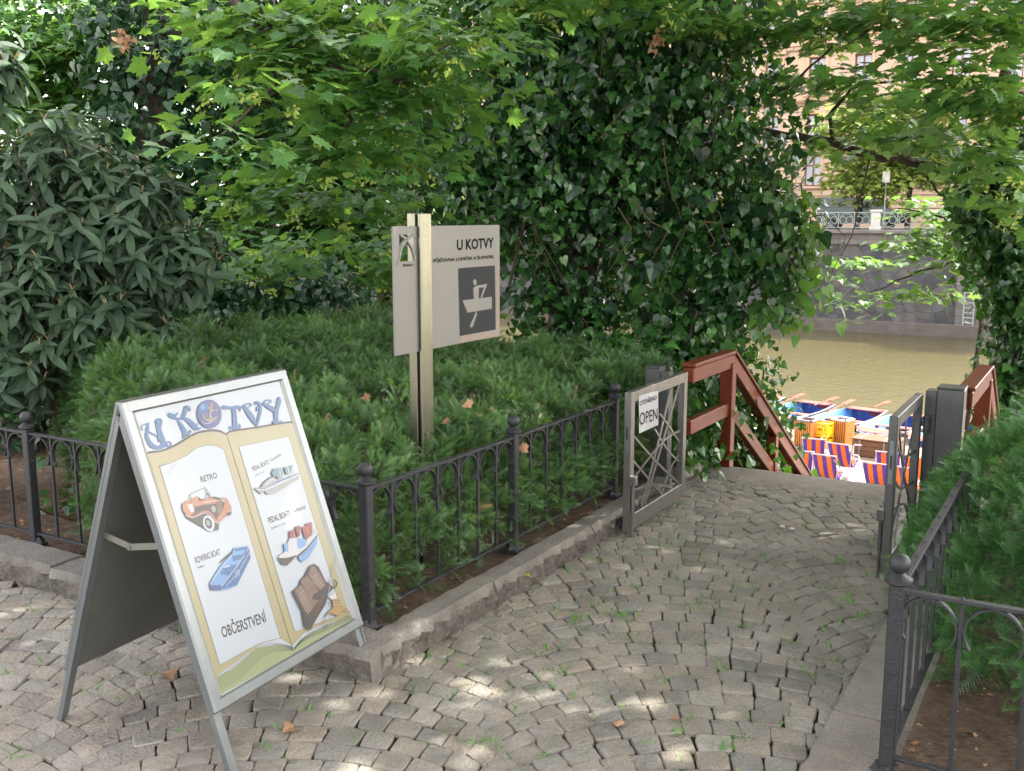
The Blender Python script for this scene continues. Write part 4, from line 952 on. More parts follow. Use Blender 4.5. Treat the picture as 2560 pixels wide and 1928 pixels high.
for st in ([(980, 270, 14), (975, 350, 18), (955, 480, 22)], [(870, 410, 14), (895, 460, 16), (955, 492, 24), (1015, 480, 16), (1050, 440, 12)], [(930, 320, 12), (1030, 360, 12)], [(880, 440, 22), (872, 395, 6)], [(1030, 460, 24), (1058, 425, 6)]): z.line(st, gd)
z.line([(985, 245, 8), (965, 275, 8), (985, 300, 8), (1000, 275, 8), (985, 245, 8)], gd); z.line([(850, 490, 8), (880, 520, 8), (960, 520, 8), (985, 460, 7), (960, 400, 7), (1000, 340, 7)], M['ppaper'])
# picture: orange open car with white-wall tyres
c = A_.view(400, 1180, .276); br = M['pbrown']; og = M['porange']
c.poly([(190, 290), (240, 260), (330, 225), (360, 250), (480, 225), (540, 240), (600, 255), (638, 320), (636, 385), (560, 420), (525, 460), (520, 530), (440, 542), (230, 420), (190, 340)], dk)
c.poly([(190, 290), (240, 258), (330, 220), (345, 262), (300, 300), (300, 380), (240, 400), (195, 350)], og); c.poly([(235, 300), (285, 290), (300, 360), (270, 372)], M['ppaper'])
c.poly([(300, 300), (340, 270), (440, 232), (520, 260), (560, 232), (600, 255), (500, 290), (380, 300), (310, 322)], og); c.poly([(560, 232), (600, 245), (638, 320), (625, 345), (520, 465), (490, 462), (520, 400), (560, 340), (575, 290)], og)
c.line([(230, 390, 16), (290, 408, 12), (350, 380, 14), (400, 362, 16), (450, 380, 16), (490, 440, 18), (520, 455, 12), (600, 370, 12), (632, 340, 10)], og); c.line([(225, 400, 5), (290, 416, 5), (350, 390, 5), (400, 375, 5), (440, 400, 5), (490, 458, 6), (540, 455, 6), (632, 350, 5)], M['ppaper'])
c.poly([(495, 275), (545, 262), (560, 350), (510, 390)], br); [c.line([(500+i*12, 275-i*3), (515+i*11, 385-i*9)], dk, 3, False) for i in range(5)]
c.ell(475, 340, 20, 30, M['pgrey'], -10); c.ell(562, 262, 13, 20, M['pgrey'], -10); c.ell(430, 470, 50, 74, M['white'], -18); c.ell(427, 468, 32, 52, dk, -18); c.ell(425, 466, 16, 28, M['pgrey'], -18)
c.line([(300, 330, 8), (262, 215, 8), (275, 200, 8), (390, 148, 8), (405, 150, 8), (450, 225, 8)], M['pgrey'], curve=False); c.line([(405, 240, 5), (408, 205, 5), (430, 200, 5), (440, 235, 5)], dk); c.line([(340, 235, 5), (365, 262, 5)], dk); c.ell(610, 385, 22, 14, dk, -20)
c.line([(380, 282, 6), (500, 262, 8)], M['ppaper'])
# picture: blue rowing boat
c.poly([(436, 1022), (450, 990), (530, 860), (640, 740), (655, 690), (788, 672), (806, 785), (685, 1030), (620, 1062), (540, 1075), (450, 1075)], M['plight'])
c.poly([(545, 1028), (680, 850), (795, 690), (808, 785), (685, 1030), (545, 1062)], bl); c.poly([(438, 1028), (546, 1030), (543, 1070), (450, 1075)], M['pnavy'])
c.poly([(555, 860), (690, 840), (670, 880), (610, 940), (560, 935)], bl); c.poly([(640, 765), (740, 750), (735, 790), (650, 812)], bl); c.poly([(660, 700), (780, 685), (770, 705), (665, 722)], bl)
c.line([(545, 1040, 6), (690, 850, 6), (795, 685, 6)], M['ppaper'], curve=False); c.line([(440, 1020, 5), (560, 850, 5), (640, 760, 5)], M['ppaper']); c.line([(585, 1035, 4), (690, 920, 4), (800, 730, 4)], M['ppaper'])
c.line([(530, 825, 8), (640, 735, 16)], dk, curve=False); c.line([(720, 780, 6), (755, 740, 10), (775, 695, 6)], dk); c.ell(546, 918, 8, 16, M['pnavy']); c.poly([(590, 905), (625, 905), (610, 935), (588, 930)], M['pnavy']); [c.line([(672+i*14, 895-i*4), (680+i*14, 960-i*10)], M['ppaper'], 4, False) for i in range(3)]; c.poly([(560, 860), (620, 850), (618, 862), (560, 872)], M['ppaper'])
# picture: pedal boat with teal seats
c = A_.view(600, 1100, .3); gy = M['pgrey']; te = M['pteal']
c.poly([(110, 405), (160, 400), (200, 350), (260, 308), (300, 335), (330, 330), (470, 282), (480, 292), (476, 330), (280, 450), (215, 458), (190, 430), (165, 456), (135, 432)], gy); c.poly([(115, 405), (185, 412), (215, 400), (360, 330), (478, 288), (478, 300), (370, 350), (220, 420), (190, 425), (125, 418)], M['ppaper']); c.line([(112, 404, 5), (185, 412, 6), (215, 400, 6), (360, 330, 6), (478, 284, 6)], bl); c.line([(160, 400, 6), (200, 345, 6), (262, 308, 6)], M['pdark'])
c.poly([(245, 380), (300, 345), (440, 300), (380, 330)], bl); c.line([(205, 375, 12), (250, 335, 12), (280, 345, 5)], M['ppaper'])
for q_ in ([(252, 268), (272, 252), (285, 310), (262, 305)], [(262, 245), (330, 232), (345, 300), (300, 325), (285, 300)], [(312, 262), (345, 255), (335, 320), (305, 330)], [(355, 232), (425, 212), (412, 285), (372, 292)]): c.poly(q_, te)
c.line([(385, 228, 8), (398, 285, 8)], M['ppaper'], curve=False); c.line([(320, 240, 7), (322, 310, 7)], M['ppaper'], curve=False); c.line([(425, 212, 3), (438, 285, 3)], gy, curve=False)
# picture: pedal boat, blue and white, with red striped seats
c.poly([(305, 990), (320, 960), (350, 945), (390, 850), (400, 820), (540, 830), (600, 790), (632, 780), (630, 870), (560, 985), (510, 1022), (480, 990), (470, 965), (430, 1000), (380, 1050), (335, 1040)], M['ppaper'])
c.poly([(468, 960), (540, 900), (632, 790), (630, 868), (560, 985), (510, 1022), (480, 1000)], M['plight']); c.poly([(468, 960), (540, 900), (632, 790), (634, 800), (545, 920), (475, 975)], dk); c.poly([(305, 988), (380, 985), (468, 960), (430, 1000), (380, 1050), (335, 1040)], dk)
c.poly([(350, 870), (387, 855), (390, 930), (360, 940)], M['plight']); c.poly([(458, 835), (480, 820), (535, 830), (540, 880), (500, 905), (470, 910)], M['plight']); c.line([(500, 960, 3), (560, 930, 3), (600, 880, 3)], M['pnavy'])
for q_ in ([(398, 762), (440, 752), (448, 815), (402, 825)], [(445, 728), (486, 718), (486, 800), (465, 818)], [(500, 728), (545, 720), (555, 800), (540, 850), (520, 800)], [(538, 700), (582, 690), (590, 770), (570, 810), (550, 780)]):
    c.poly(q_, M['pred'])
    for t in (.25, .6): c.line([(q_[0][0]*(1-t)+q_[1][0]*t, q_[0][1]*(1-t)+q_[1][1]*t), (q_[3][0]*(1-t)+q_[2][0]*t, q_[3][1]*(1-t)+q_[2][1]*t)], dk, 7, False)
c.line([(582, 690, 3), (598, 790, 3)], gy, curve=False); c.line([(590, 760, 3), (608, 750, 3), (606, 790, 3)], gy, curve=False)
# picture: an old opened book with a quill and a lamp
c.poly([(420, 1268), (480, 1215), (490, 1170), (530, 1130), (560, 1060), (600, 1034), (640, 1060), (700, 1180), (770, 1230), (720, 1290), (700, 1370), (620, 1500), (570, 1588), (520, 1560), (500, 1430)], dk)
c.poly([(440, 1255), (495, 1212), (585, 1330), (640, 1340), (560, 1450), (530, 1440)], br); c.poly([(560, 1130), (575, 1060), (605, 1055), (690, 1180), (700, 1210), (660, 1255), (600, 1210)], br)
c.poly([(485, 1175), (545, 1135), (640, 1262), (600, 1290), (582, 1330), (530, 1250)], og); c.poly([(485, 1175), (545, 1135), (640, 1262), (600, 1290), (582, 1330), (530, 1250)], br)
for i in range(9): c.line([(468+i*9, 1290+i*20), (520+i*8, 1262+i*18)], M['ppaper'], 2.2, False)
for i in range(6): c.line([(585+i*11, 1150+i*16), (625+i*11, 1128+i*16)], M['ppaper'], 2.2, False)
for i in range(6): c.line([(530+i*12, 1470+i*14), (600+i*8, 1400+i*8), (660+i*5, 1330-i*10)], M['pbrown'], 3)
c.line([(600, 1330, 10), (640, 1290, 14), (690, 1280, 10), (760, 1240, 6)], dk); c.line([(783, 990, 4), (715, 1305, 9)], gy, curve=False); c.line([(770, 1165, 6), (790, 1200, 14), (765, 1250, 6)], dk)
c.poly([(720, 1310), (780, 1275), (790, 1325), (745, 1335)], M['ppaper'])
c.poly([(690, 1480), (720, 1430), (760, 1400), (750, 1330), (810, 1322), (820, 1380), (870, 1410), (895, 1440), (850, 1425), (800, 1470), (730, 1450)], gd)
for st in ([(690, 1485, 5), (740, 1440, 5), (800, 1470, 5), (860, 1410, 5), (898, 1450, 5), (880, 1480, 4), (862, 1468, 4)], [(695, 1490, 5), (680, 1530, 5), (690, 1570, 4), (715, 1555, 4), (700, 1535, 4)], [(730, 1480, 4), (745, 1530, 4), (735, 1550, 3)], [(755, 1345, 4), (815, 1340, 4)], [(757, 1365, 4), (818, 1358, 4)], [(735, 1420, 4), (800, 1390, 4), (830, 1400, 4)]): c.line(st, br)
c.line([(722, 1358, 3), (738, 1370, 3), (735, 1395, 3), (722, 1385, 3), (722, 1358, 3)], dk)
a.line([(500, 442, 2), (560, 425, 1)], M['pgrey']); a.line([(527, 476, 1.5), (560, 432, 1.5)], M['pgrey'], curve=False)
b.build('poster', ff)
# ------------------------------------------------------------------ red wooden stair railings
def stair_rail(name, label, v, u0, u1, far):
    """level part from u0 to the post u1, then down beside the stairs"""
    t = thing(name, label, 'railing', W(v, u1, gz(u1)), GR); w = M['redwood']; sl = math.tan(R(30.5)); H = .84
    b = MB(); b.box((0, 0, .37), (.092, .092, .80), w, bev=.004); b.build('post', t)
    b = MB(); b.bar((0, u0-u1, H-.06+.009*(u1-u0)), (0, .046, H-.06), .07, .10, w, bev=.006)
    b.bar((0, u0-u1, H+.006+.009*(u1-u0)), (0, .046, H+.006), .095, .022, w, bev=.004); b.build('top_rail', t)
    b = MB(); b.bar((0, u0-u1, .43+.009*(u1-u0)), (0, -.038, .43), .055, .095, w, bev=.006); b.build('middle_rail', t)
    b = MB(); b.bar((0, .04, H-.075), (0, far, H-.075-far*sl), .07, .10, w, bev=.005); b.bar((0, .05, H-.005), (0, far, H-.01-far*sl), .10, .022, w, bev=.004); b.build('sloping_top_rail', t)
    b = MB(); b.bar((0, .038, .41), (0, far, .41-far*sl), .055, .10, w, bev=.005); b.build('sloping_middle_rail', t)
    k = 1.25
    while k < far:
        b = MB(); zt = H-.11-k*sl; b.box((0, k, zt-.52), (.075, .075, 1.04), w, bev=.004); b.build('stair_post', t); k += 1.4
    return t
stair_rail('stair_railing', 'red-brown wooden stair railing left of the stairs, half in ivy', -2.30, 6.27, 7.10, 6.4)
stair_rail('stair_railing', 'red-brown wooden stair railing behind the broad gate post at the right', -.62, 6.16, 7.2, 6.0)

# ------------------------------------------------------------------ the quay and the jetty below
QZ = -4.6
jt = thing('wooden_jetty', 'weathered plank jetty along the river where the rowing boats are tied up', 'jetty', W(-4.5, 28.7, QZ), GR)
b = MB(); rj = random.Random(4)
for i in range(30): b.box((0, -2.05+i*.142, -.02+rj.uniform(-.004, .004)), (26, .132, .05), M['planks'])
b.build('deck', jt)
b = MB()
for i in range(9): b.box((-12+i*3, 0, -.5), (.25, 4.1, .9), M['bark'])
b.build('joists', jt)
# deck chairs
M['purple'] = mat('canvas_purple', (.075, .040, .22), .9, 0, .2, (.11, .065, .30), 9); M['orange'] = mat('canvas_orange', (.62, .13, .025), .9, 0, .2, (.70, .19, .04), 9)
M['wpaint'] = mat('white_tube', (.36, .35, .36), .4, 0, .5)
def chair_canvas(o):
    b = MB(); n = 16; pts = []
    for i in range(n+1):
        t = i/n; p0 = Vector((0, -.50, .93)); p1 = Vector((0, -.02, -.02)); p2 = Vector((0, .42, .40)); q = p0*(1-t)**2+p1*2*t*(1-t)+p2*t*t; pts.append(q)
    cols = [-.25, -.17, -.10, -.035, .035, .10, .17, .25]; ms = ['purple', 'orange', 'purple', 'purple', 'purple', 'orange', 'purple']
    ms = ['purple', 'orange', 'orange', 'purple', 'orange', 'orange', 'purple']; cols = [-.25, -.155, -.10, -.05, .05, .10, .155, .25]
    for k in range(7):
        V = []; F = []
        for p in pts:
            for x in (cols[k], cols[k+1]): V.append((x, p.y, p.z-.03*(1-(x/.25)**2)*(1 if p.z < .7 else .3)))
        F = [(i*2, i*2+1, i*2+3, i*2+2) for i in range(n)]; b.add(V, F, M[ms[k]])
    c = b.build('canvas', o, smooth=True); return c
dc = thing('deck_chair', 'x', 'deck chair', (0, 0, 0), 0, 'striped deck chairs on the quay'); chair_canvas(dc)
b = MB()
for sx in (-1, 1): b.tube([(sx*.275, -.52, .96), (sx*.275, .48, .0)], .013, M['wpaint'], 7)
b.tube([(-.29, -.52, .95), (.29, -.52, .95)], .016, M['wpaint'], 7); b.tube([(-.275, .45, .03), (.275, .45, .03)], .012, M['wpaint'], 7); b.build('back_frame', dc)
b = MB()
for sx in (-1, 1): b.tube([(sx*.245, .46, .42), (sx*.245, -.50, .0)], .013, M['wpaint'], 7)
b.tube([(-.25, .45, .41), (.25, .45, .41)], .014, M['wpaint'], 7); b.tube([(-.245, -.48, .02), (.245, -.48, .02)], .012, M['wpaint'], 7); b.build('seat_frame', dc)
b = MB()
for sx in (-1, 1): b.tube([(sx*.29, -.34, .79), (sx*.29, -.52, .01)], .009, M['wpaint'], 6)
b.tube([(-.29, -.52, .012), (.29, -.52, .012)], .009, M['wpaint'], 6); b.build('prop', dc)
CH = [(740, 663, 8, 'striped deck chair in the back row, standing directly before the yellow crates'), (1032, 722, -6, 'striped deck chair in the back row, standing before the right slatted bin'), (600, 812, 14, 'striped deck chair partly hidden behind the sloping stair rail'),
      (862, 858, -2, 'striped deck chair in the front row, in the clear just right of the stair rail'), (1470, 955, -3, 'striped deck chair left of the right gate leaf, alone in the clear'), (1640, 825, 6, 'striped deck chair behind the lock side of the right gate leaf, before the wooden chest'),
      (1790, 1000, -10, 'striped deck chair seen low through the bars of the right gate leaf'), (1960, 880, 10, 'striped deck chair seen between the right gate leaf and the gate post'), (450, 960, 22, 'striped deck chair under the sloping rail, half cut off by the stair slab'), (120, 600, 25, 'striped deck chair glimpsed through the leaves left of the stairs')]
for i, (x, y, rzz, s) in enumerate(CH):
    c = dc if i == 0 else copy_tree(dc); p = at_z(1880+x*.208, 960+y*.208, QZ+.95); c['label'] = s
    a = GR+R(rzz); c.rotation_euler = (0, 0, a); c.location = (p.x-.52*math.sin(a), p.y+.52*math.cos(a), QZ+.005 if uv_of(p)[0]+.5 < 26.6 else QZ+.01); c.scale = (1.0,)*3
# slatted bins
M['slat'] = mat('bin_slats', (.50, .17, .035), .6, 0, .4, (.60, .25, .06), 5, .5, .1, 30); M['bincap'] = mat('bin_cap', (.20, .20, .22), .5, .5)
def bin_(label, px, py, cap, h=.72):
    p = at_z(1880+px*.208, 960+py*.208, QZ); t = thing('slatted_bin', label, 'bin', (p.x, p.y, QZ), GR+R(-14), 'slatted wooden bins on the jetty')
    b = MB(); b.box((0, 0, h/2), (.46, .46, h-.06), mat('bin_liner', (.03, .028, .028), .8)); b.build('liner', t)
    for r_ in range(4):
        b = MB(); rot = Matrix.Rotation(r_*math.pi/2, 3, 'Z')
        for i in range(9): b.box(rot @ Vector((-.235+i*.0587, -.25, h/2)), (.034, .03, h-.04), M['slat'], rot, bev=.004)
        b.build('slat_side', t)
    b = MB()
    for r_ in range(4): rot = Matrix.Rotation(r_*math.pi/2, 3, 'Z'); b.box(rot @ Vector((0, -.23, h+.01)), (.54, .08, .05), cap, rot, bev=.006)
    b.build('lid_rim', t); return t
bin_('orange slatted wooden bin with a dark bag, left of the yellow crates', 655, 735, M['bincap']); bin_('orange slatted wooden bin with a pale rim, right of the yellow crates', 1065, 728, M['stonew'])
M['yel'] = mat('yellow_plastic', (.80, .50, .01), .35, 0, .5)
p = at_z(1880+850*.208, 960+745*.208, QZ)
for i in range(2):
    lb = ['yellow plastic bottle crate at the bottom of the stack between the bins', 'open yellow plastic crate on top of the stack between the bins'][i]
    t = thing('bottle_crate', lb, 'crate', (p.x, p.y, QZ+i*.345), GR+R(-14), 'stacked yellow crates'); b = MB()
    for r_ in range(4):
        rot = Matrix.Rotation(r_*math.pi/2, 3, 'Z'); hx = .21
        def bb(x, z, w, h_): b.box(rot @ Vector((x, -hx+.012, z)), (w, .024, h_), M['yel'], rot, bev=.004)
        bb(0, .05, .42, .09); bb(0, .31, .42, .05); bb(-.185, .18, .045, .22); bb(.185, .18, .045, .22); bb(0, .16, .2, .12)
    b.box((0, 0, .015), (.38, .38, .02), M['yel']); b.build('shell', t)
    b = MB(); b.box((0, -.215, .16), (.12, .006, .07), M['orange']); b.build('badge', t)
M['chest'] = mat('old_chest_wood', (.10, .05, .026), .8, 0, .3, (.17, .09, .05), 5, .6, .3, 30, stretch=(1, 8, 8))
p = at_z(1880+1480*.208, 960+905*.208, QZ); ch = thing('wooden_chest', 'brown plank chest with metal straps on the jetty before the boats', 'chest', (p.x+.2, p.y+.4, QZ), GR+R(-4))
b = MB()
for i in range(3): b.box((0, 0, .09+i*.14), (1.15, .8, .135), M['chest'], bev=.008)
b.build('box', ch)
b = MB()
for i in range(5): b.box((0, -.33+i*.165, .475), (1.21, .16, .04), M['chest'], bev=.006)
b.build('lid', ch)
b = MB()
for x in (-.38, .25): b.box((x, -.405, .24), (.04, .012, .44), M['bincap']); b.box((x, 0, .50), (.04, .84, .012), M['bincap'])
b.build('metal_straps', ch)
# low white tube stand
p = at_z(1880+1245*.208, 960+985*.208, QZ); t = thing('tube_stand', 'bent white tube stand on the pale floor left of the wooden chest', 'stand', (p.x, p.y, QZ), GR+R(10))
b = MB(); b.tube([(-.08, 0, .28), (-.08, 0, .52), (-.05, 0, .55), (.12, 0, .55)], .02, M['wpaint'], 8); b.build('upper_tube', t, smooth=True)
b = MB(); b.tube([(-.08, 0, 0), (-.08, 0, .24), (-.04, 0, .28), (.03, 0, .28), (.07, 0, .24), (.07, 0, 0)], .02, M['wpaint'], 8); b.build('lower_loop', t, smooth=True)
# rowing boats
M['bblue'] = mat('boat_blue', (.085, .30, .68), .5, 0, .5, (.12, .36, .74), 4); M['bblue_shade'] = mat('boat_blue_shaded', (.035, .10, .42), .5, 0, .5)  # second blue carries the shade of the back-lit stern in its colour
M['bred'] = mat('boat_red_wood', (.30, .055, .045), .6, 0, .4, (.38, .10, .07), 8); M['hull'] = mat('boat_hull', (.07, .11, .15), .5); M['oar'] = mat('oar_paint', (.26, .040, .024), .6, 0, .2, (.34, .085, .055), 6)
def boat(label, px, py, rdeg, num=None):
    """px,py: middle of the stern top in the detail view"""
    p = at_z(1880+px*.208, 960+py*.208, -4.42); a = GR+R(rdeg); t = thing('rowing_boat', label, 'boat', (p.x, p.y, -5.0), a, 'blue rowing boats moored at the jetty')
    L_ = 4.1; ST = 12; S = []
    for i in range(ST+1):
        s = i/ST; y = -s*L_; wd = (.60+.20*math.sin(min(1, s/.5)*math.pi/2))*(1-.5*max(0, (s-.55)/.45)**2); bot = -.12+.22*max(0, (s-.6)/.4)**1.6; sh_ = .50+.08*s*s
        S.append((y, wd, wd*.80, bot, sh_))
    def loft(off, inner):
        V = []; F = []
        for y, wt, wb, zb, zt in S:
            w1 = wt-off; w2 = wb-off; z0_ = zb+(off*2 if inner else 0); V += [(-w1, y, zt), (-w2, y, z0_), (w2, y, z0_), (w1, y, zt)]
        for i in range(ST):
            for j in range(3): F.append((i*4+j, i*4+j+1, (i+1)*4+j+1, (i+1)*4+j))
        return V, F
    b = MB(); V, F = loft(0, False); F.append((ST*4, ST*4+1, ST*4+2, ST*4+3)); F.append((0, 1, 2, 3)); b.add(V, F, M['hull']); b.build('hull', t)
    b = MB(); V, F = loft(.035, True); b.add(V, F, M['bblue']); b.add([V[k] for k in (ST*4, ST*4+1, ST*4+2, ST*4+3)], [(0, 1, 2, 3)], M['bblue_shade']); b.build('inside', t)
    b = MB(); y, wt, wb, zb, zt = S[0]; b.add([(-wt+.03, -.04, zt-.02), (wt-.03, -.04, zt-.02), (wb-.03, -.04, zb+.05), (-wb+.03, -.04, zb+.05)], [(0, 1, 2, 3)], M['bblue_shade']); tr = b.build('transom', t)
    if num:
        b = MB(); X = Vector((1, 0, 0)); O = Vector((-.34, -.046, .28)); write(b, num, O, O+X*.09, O+Vector((0, 0, .16)), M['white'])
        O = Vector((-.42, -.046, .475)); write(b, 'PLAVBA NA VLASTNÍ NEBEZPEČÍ', O, O+X*.86, O+Vector((0, 0, .035)), M['white']) if False else None
        b.box((-.05, -.045, .50), (.8, .004, .012), M['white']); b.box((.18, -.045, .36), (.34, .004, .085), M['oar']); b.build('boat_number', tr)
    b = MB()
    for sx in (-1, 1):
        b = MB()
        for i in range(ST):
            y0_, w0_, _, _, z0_ = S[i]; y1_, w1_, _, _, z1_ = S[i+1]; b.bar((sx*(w0_-.015), y0_, z0_+.012), (sx*(w1_-.015), y1_-.004, z1_+.012), .034, .024, M['wpaint'])
        b.build('gunwale', t)
    b = MB()
    for i in range(5): b.box((0, -.06-i*.09, .525), (1.18, .082, .022), M['bred'], bev=.003)
    b.build('stern_deck', t)
    for k, (s, n_) in enumerate(((.38, 3), (.62, 2))):
        wd = S[int(s*ST)][1]; b = MB()
        for i in range(n_): b.box((0, -s*L_-i*.11, .36), (wd*1.85, .10, .028), M['bred'], bev=.003)
        for sx in (-.5, .5): b.box((sx*wd, -s*L_-.1, .2), (.04, .2, .3), M['bblue_shade'])
        b.build('bench', t)
    b = MB()
    for i in range(11): b.box((0, -1.0-i*.2, .02), (.9-.03*i, .15, .02), M['bred'], bev=.003)
    b.build('floor_grating', t)
    b = MB()
    for i in range(7): w_ = S[12-i//2][1]; b.box((0, -L_+.06+i*.10, .60), (w_*1.9, .09, .022), M['bred'], bev=.003)
    b.build('bow_deck', t); return t, p, a
def oar(label, base, side, y0, y1, z):
    t = thing('oar', label, 'oar', base.location, base.rotation_euler[2], 'oars lying in the rowing boats'); b = MB()
    p0 = Vector((side*.50, y0, z)); p1 = Vector((side*.60, y1, z+.05)); d_ = (p1-p0); b.tube([p0, p0+d_*.7], .022, M['oar'], 8); b.build('shaft', t)
    b = MB(); b.bar(p0+d_*.68, p1+d_*.12, .17, .03, M['oar'], bev=.008); b.build('blade', t); return t
b3, *_ = boat('blue rowing boat with a white number 3 on its inner stern', 800, 195, -10, '3')
b5, *_ = boat('blue rowing boat with a white number 5, behind the yellow crates', 1410, 272, -10, '5')
b6, *_ = boat('blue rowing boat behind the right gate leaf, its bow behind the wooden chest', 2010, 345, -10, None)
b7, *_ = boat('blue rowing boat behind the broad gate post at the right', 2600, 420, -10, None)
b8, *_ = boat('white-edged rowing boat at the far left, mostly behind the stair shrub', 210, 115, -10, None)
oar('red oar across the left side of the rowing boat number 3', b3, -1, -2.1, -.1, .66); oar('red oar on the right side of the rowing boat number 3', b3, 1, -1.5, -.05, .68)
oar('red oar along the left side of the rowing boat number 5', b5, -1, -2.2, -.1, .66); oar('red oar sticking up on the right side of the rowing boat number 5', b5, 1, -1.0, -.05, .76)

# ------------------------------------------------------------------ vegetation
def tree(name, label, base, group=None, cat='tree'): return thing(name, label, cat, base, 0, group)
def leafbed(px, py, y): return D(px, py, y)
# 1 the ivy-covered tree in the middle
Y0 = 9.0; def_b = D(1235, 800, Y0); base = Vector((def_b.x, Y0, bank(*uv_of(Vector((def_b.x, Y0, 0))))-.1))
t = tree('ivy_tree', 'big tree wholly covered in dark ivy, standing in the middle above the stairs', base)
E_ = lambda px, py, y, rx, ry, rz: (D(px, py, y), (rx, ry, rz))
iv = [E_(1330, 60, 9, 1.35, 1.1, .9), E_(1180, 250, 8.9, 1.15, 1.0, .75), E_(1470, 280, 8.8, 1.05, 1.0, .75), E_(1330, 430, 8.7, 1.15, .95, .62), E_(1560, 470, 8.8, .75, .7, .55), E_(1100, 440, 9.0, .85, .8, .5),
      E_(1215, 640, 8.9, .52, .5, .55), E_(1240, 720, 8.8, .40, .45, .45), E_(1480, 620, 8.8, .55, .55, .42), E_(1620, 610, 8.6, .42, .4, .38), E_(1540, 680, 8.7, .28, .3, .22), E_(1670, 530, 8.6, .36, .4, .34), E_(1400, 690, 8.8, .25, .3, .25), E_(990, 330, 9.4, .8, .8, .7), E_(1450, -150, 9.4, 1.5, 1.3, 1.0), E_(1100, -100, 9.3, 1.2, 1.2, .9)]
ivy_crown('crown', iv, 23000, .072, t, 21, inner=.5)
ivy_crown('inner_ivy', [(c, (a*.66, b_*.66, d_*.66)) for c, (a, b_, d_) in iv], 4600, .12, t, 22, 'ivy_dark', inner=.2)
rr_ = np.random.default_rng(5); LF = [(1700, 620), (1735, 590), (1690, 660), (1655, 690), (1720, 520), (1725, 450), (1700, 560), (1720, 640), (1640, 560), (1560, 730), (1390, 640), (1420, 600), (1680, 480), (1650, 430)]
PB, OB = clump(rr_, np.array([tuple(D(x, y, 8.3)) for x, y in LF]), np.array([[0, -.6, .2]]*len(LF)), 30, (.12, .15, .11)); n_l = len(PB)
foliage('hanging_sprays', IVY_HEART, PB, rr_.normal(size=(n_l, 3))*.4+[0, 0, -1], rr_.normal(size=(n_l, 3))*.7+[0, -.7, .3], .095*(.7+.6*rr_.random(n_l)), leafmat('ivy_leaf_fresh', (.010, .040, .013), (.045, .14, .028), .28, (.28, .52, .05), rough=.3), t, rr_.random(n_l))
wood('trunk', t, [([base, D(1240, 600, 9), D(1290, 300, 9.1), D(1330, -50, 9.2)], .24, .14), ([D(1260, 560, 9), D(1420, 400, 9), D(1560, 290, 8.9)], .10, .05), ([D(1250, 500, 9), D(1130, 300, 9), D(1040, 100, 9)], .09, .04),
                 ([D(1050, 330, 8.6), D(1150, 420, 8.4), D(1100, 620, 8.4)], .02, .012), ([D(1330, 560, 8.6), D(1470, 640, 8.6), D(1530, 740, 8.5)], .03, .01)])
rv = random.Random(9); vn = []
for i in range(34):
    c_, r__ = iv[rv.randrange(len(iv))]; p = Vector(c_)+Vector((rv.uniform(-.7, .7)*r__[0], -r__[1]*.98, rv.uniform(-.6, .8)*r__[2])); q_ = [p]
    for j in range(3): p = p+Vector((rv.uniform(-.18, .18), rv.uniform(-.08, .05), rv.uniform(-.28, .05))); q_.append(p)
    vn.append((q_, .006, .002))
wood('vines', t, vn, 'twig', 5)
# 2 ivy along the stairs
base = W(-2.9, 7.6, gz(7.6)-.05); t = tree('ivy_bush', 'dark ivy bush spilling round the left stair railing', base, cat='shrub')
bl_ = [(W(-2.75, 7.2, .22), (.38, .5, .33)), (W(-2.9, 8.1, .1), (.5, .6, .45)), (W(-2.62, 6.75, .15), (.18, .3, .22)), (W(-3.2, 7.3, .4), (.45, .5, .4)), (W(-2.75, 8.7, -.5), (.35, .6, .4)), (W(-2.62, 9.6, -1.0), (.3, .7, .45)), (W(-2.9, 7.9, .65), (.35, .35, .3))]
ivy_crown('foliage', bl_, 6500, .085, t, 23, inner=.3); wood('stem', t, [([base, W(-2.9, 7.6, .5), W(-2.8, 7.8, 1.)], .03, .01)])
base = W(-2.8, 6.5, gz(6.5)+.02); t = tree('ivy_ground_cover', 'low ivy growing at the foot of the left stair railing', base, cat='ground cover'); t_o = ivy_crown('leaves', [(W(-2.55, 6.6, .08), (.14, .4, .1)), (W(-2.62, 7.0, .1), (.2, .3, .14))], 900, .07, t, 29, inner=.0)
# shrub right of the stair rail top
base = W(-2.5, 8.6, bank(8.6, -2.5)); t = tree('stair_shrub', 'small leafy shrub just behind the sloping stair rail', base, cat='shrub')
ivy_crown('foliage', [(D(1665, 810, 8.2), (.14, .2, .08)), (D(1615, 770, 8.1), (.12, .2, .1)), (D(1640, 900, 8.6), (.2, .3, .2)), (D(1690, 940, 9.4), (.15, .25, .2))], 420, .06, t, 31, inner=.1); wood('stem', t, [([base, D(1640, 900, 8.6), D(1650, 800, 8.2)], .02, .006)])
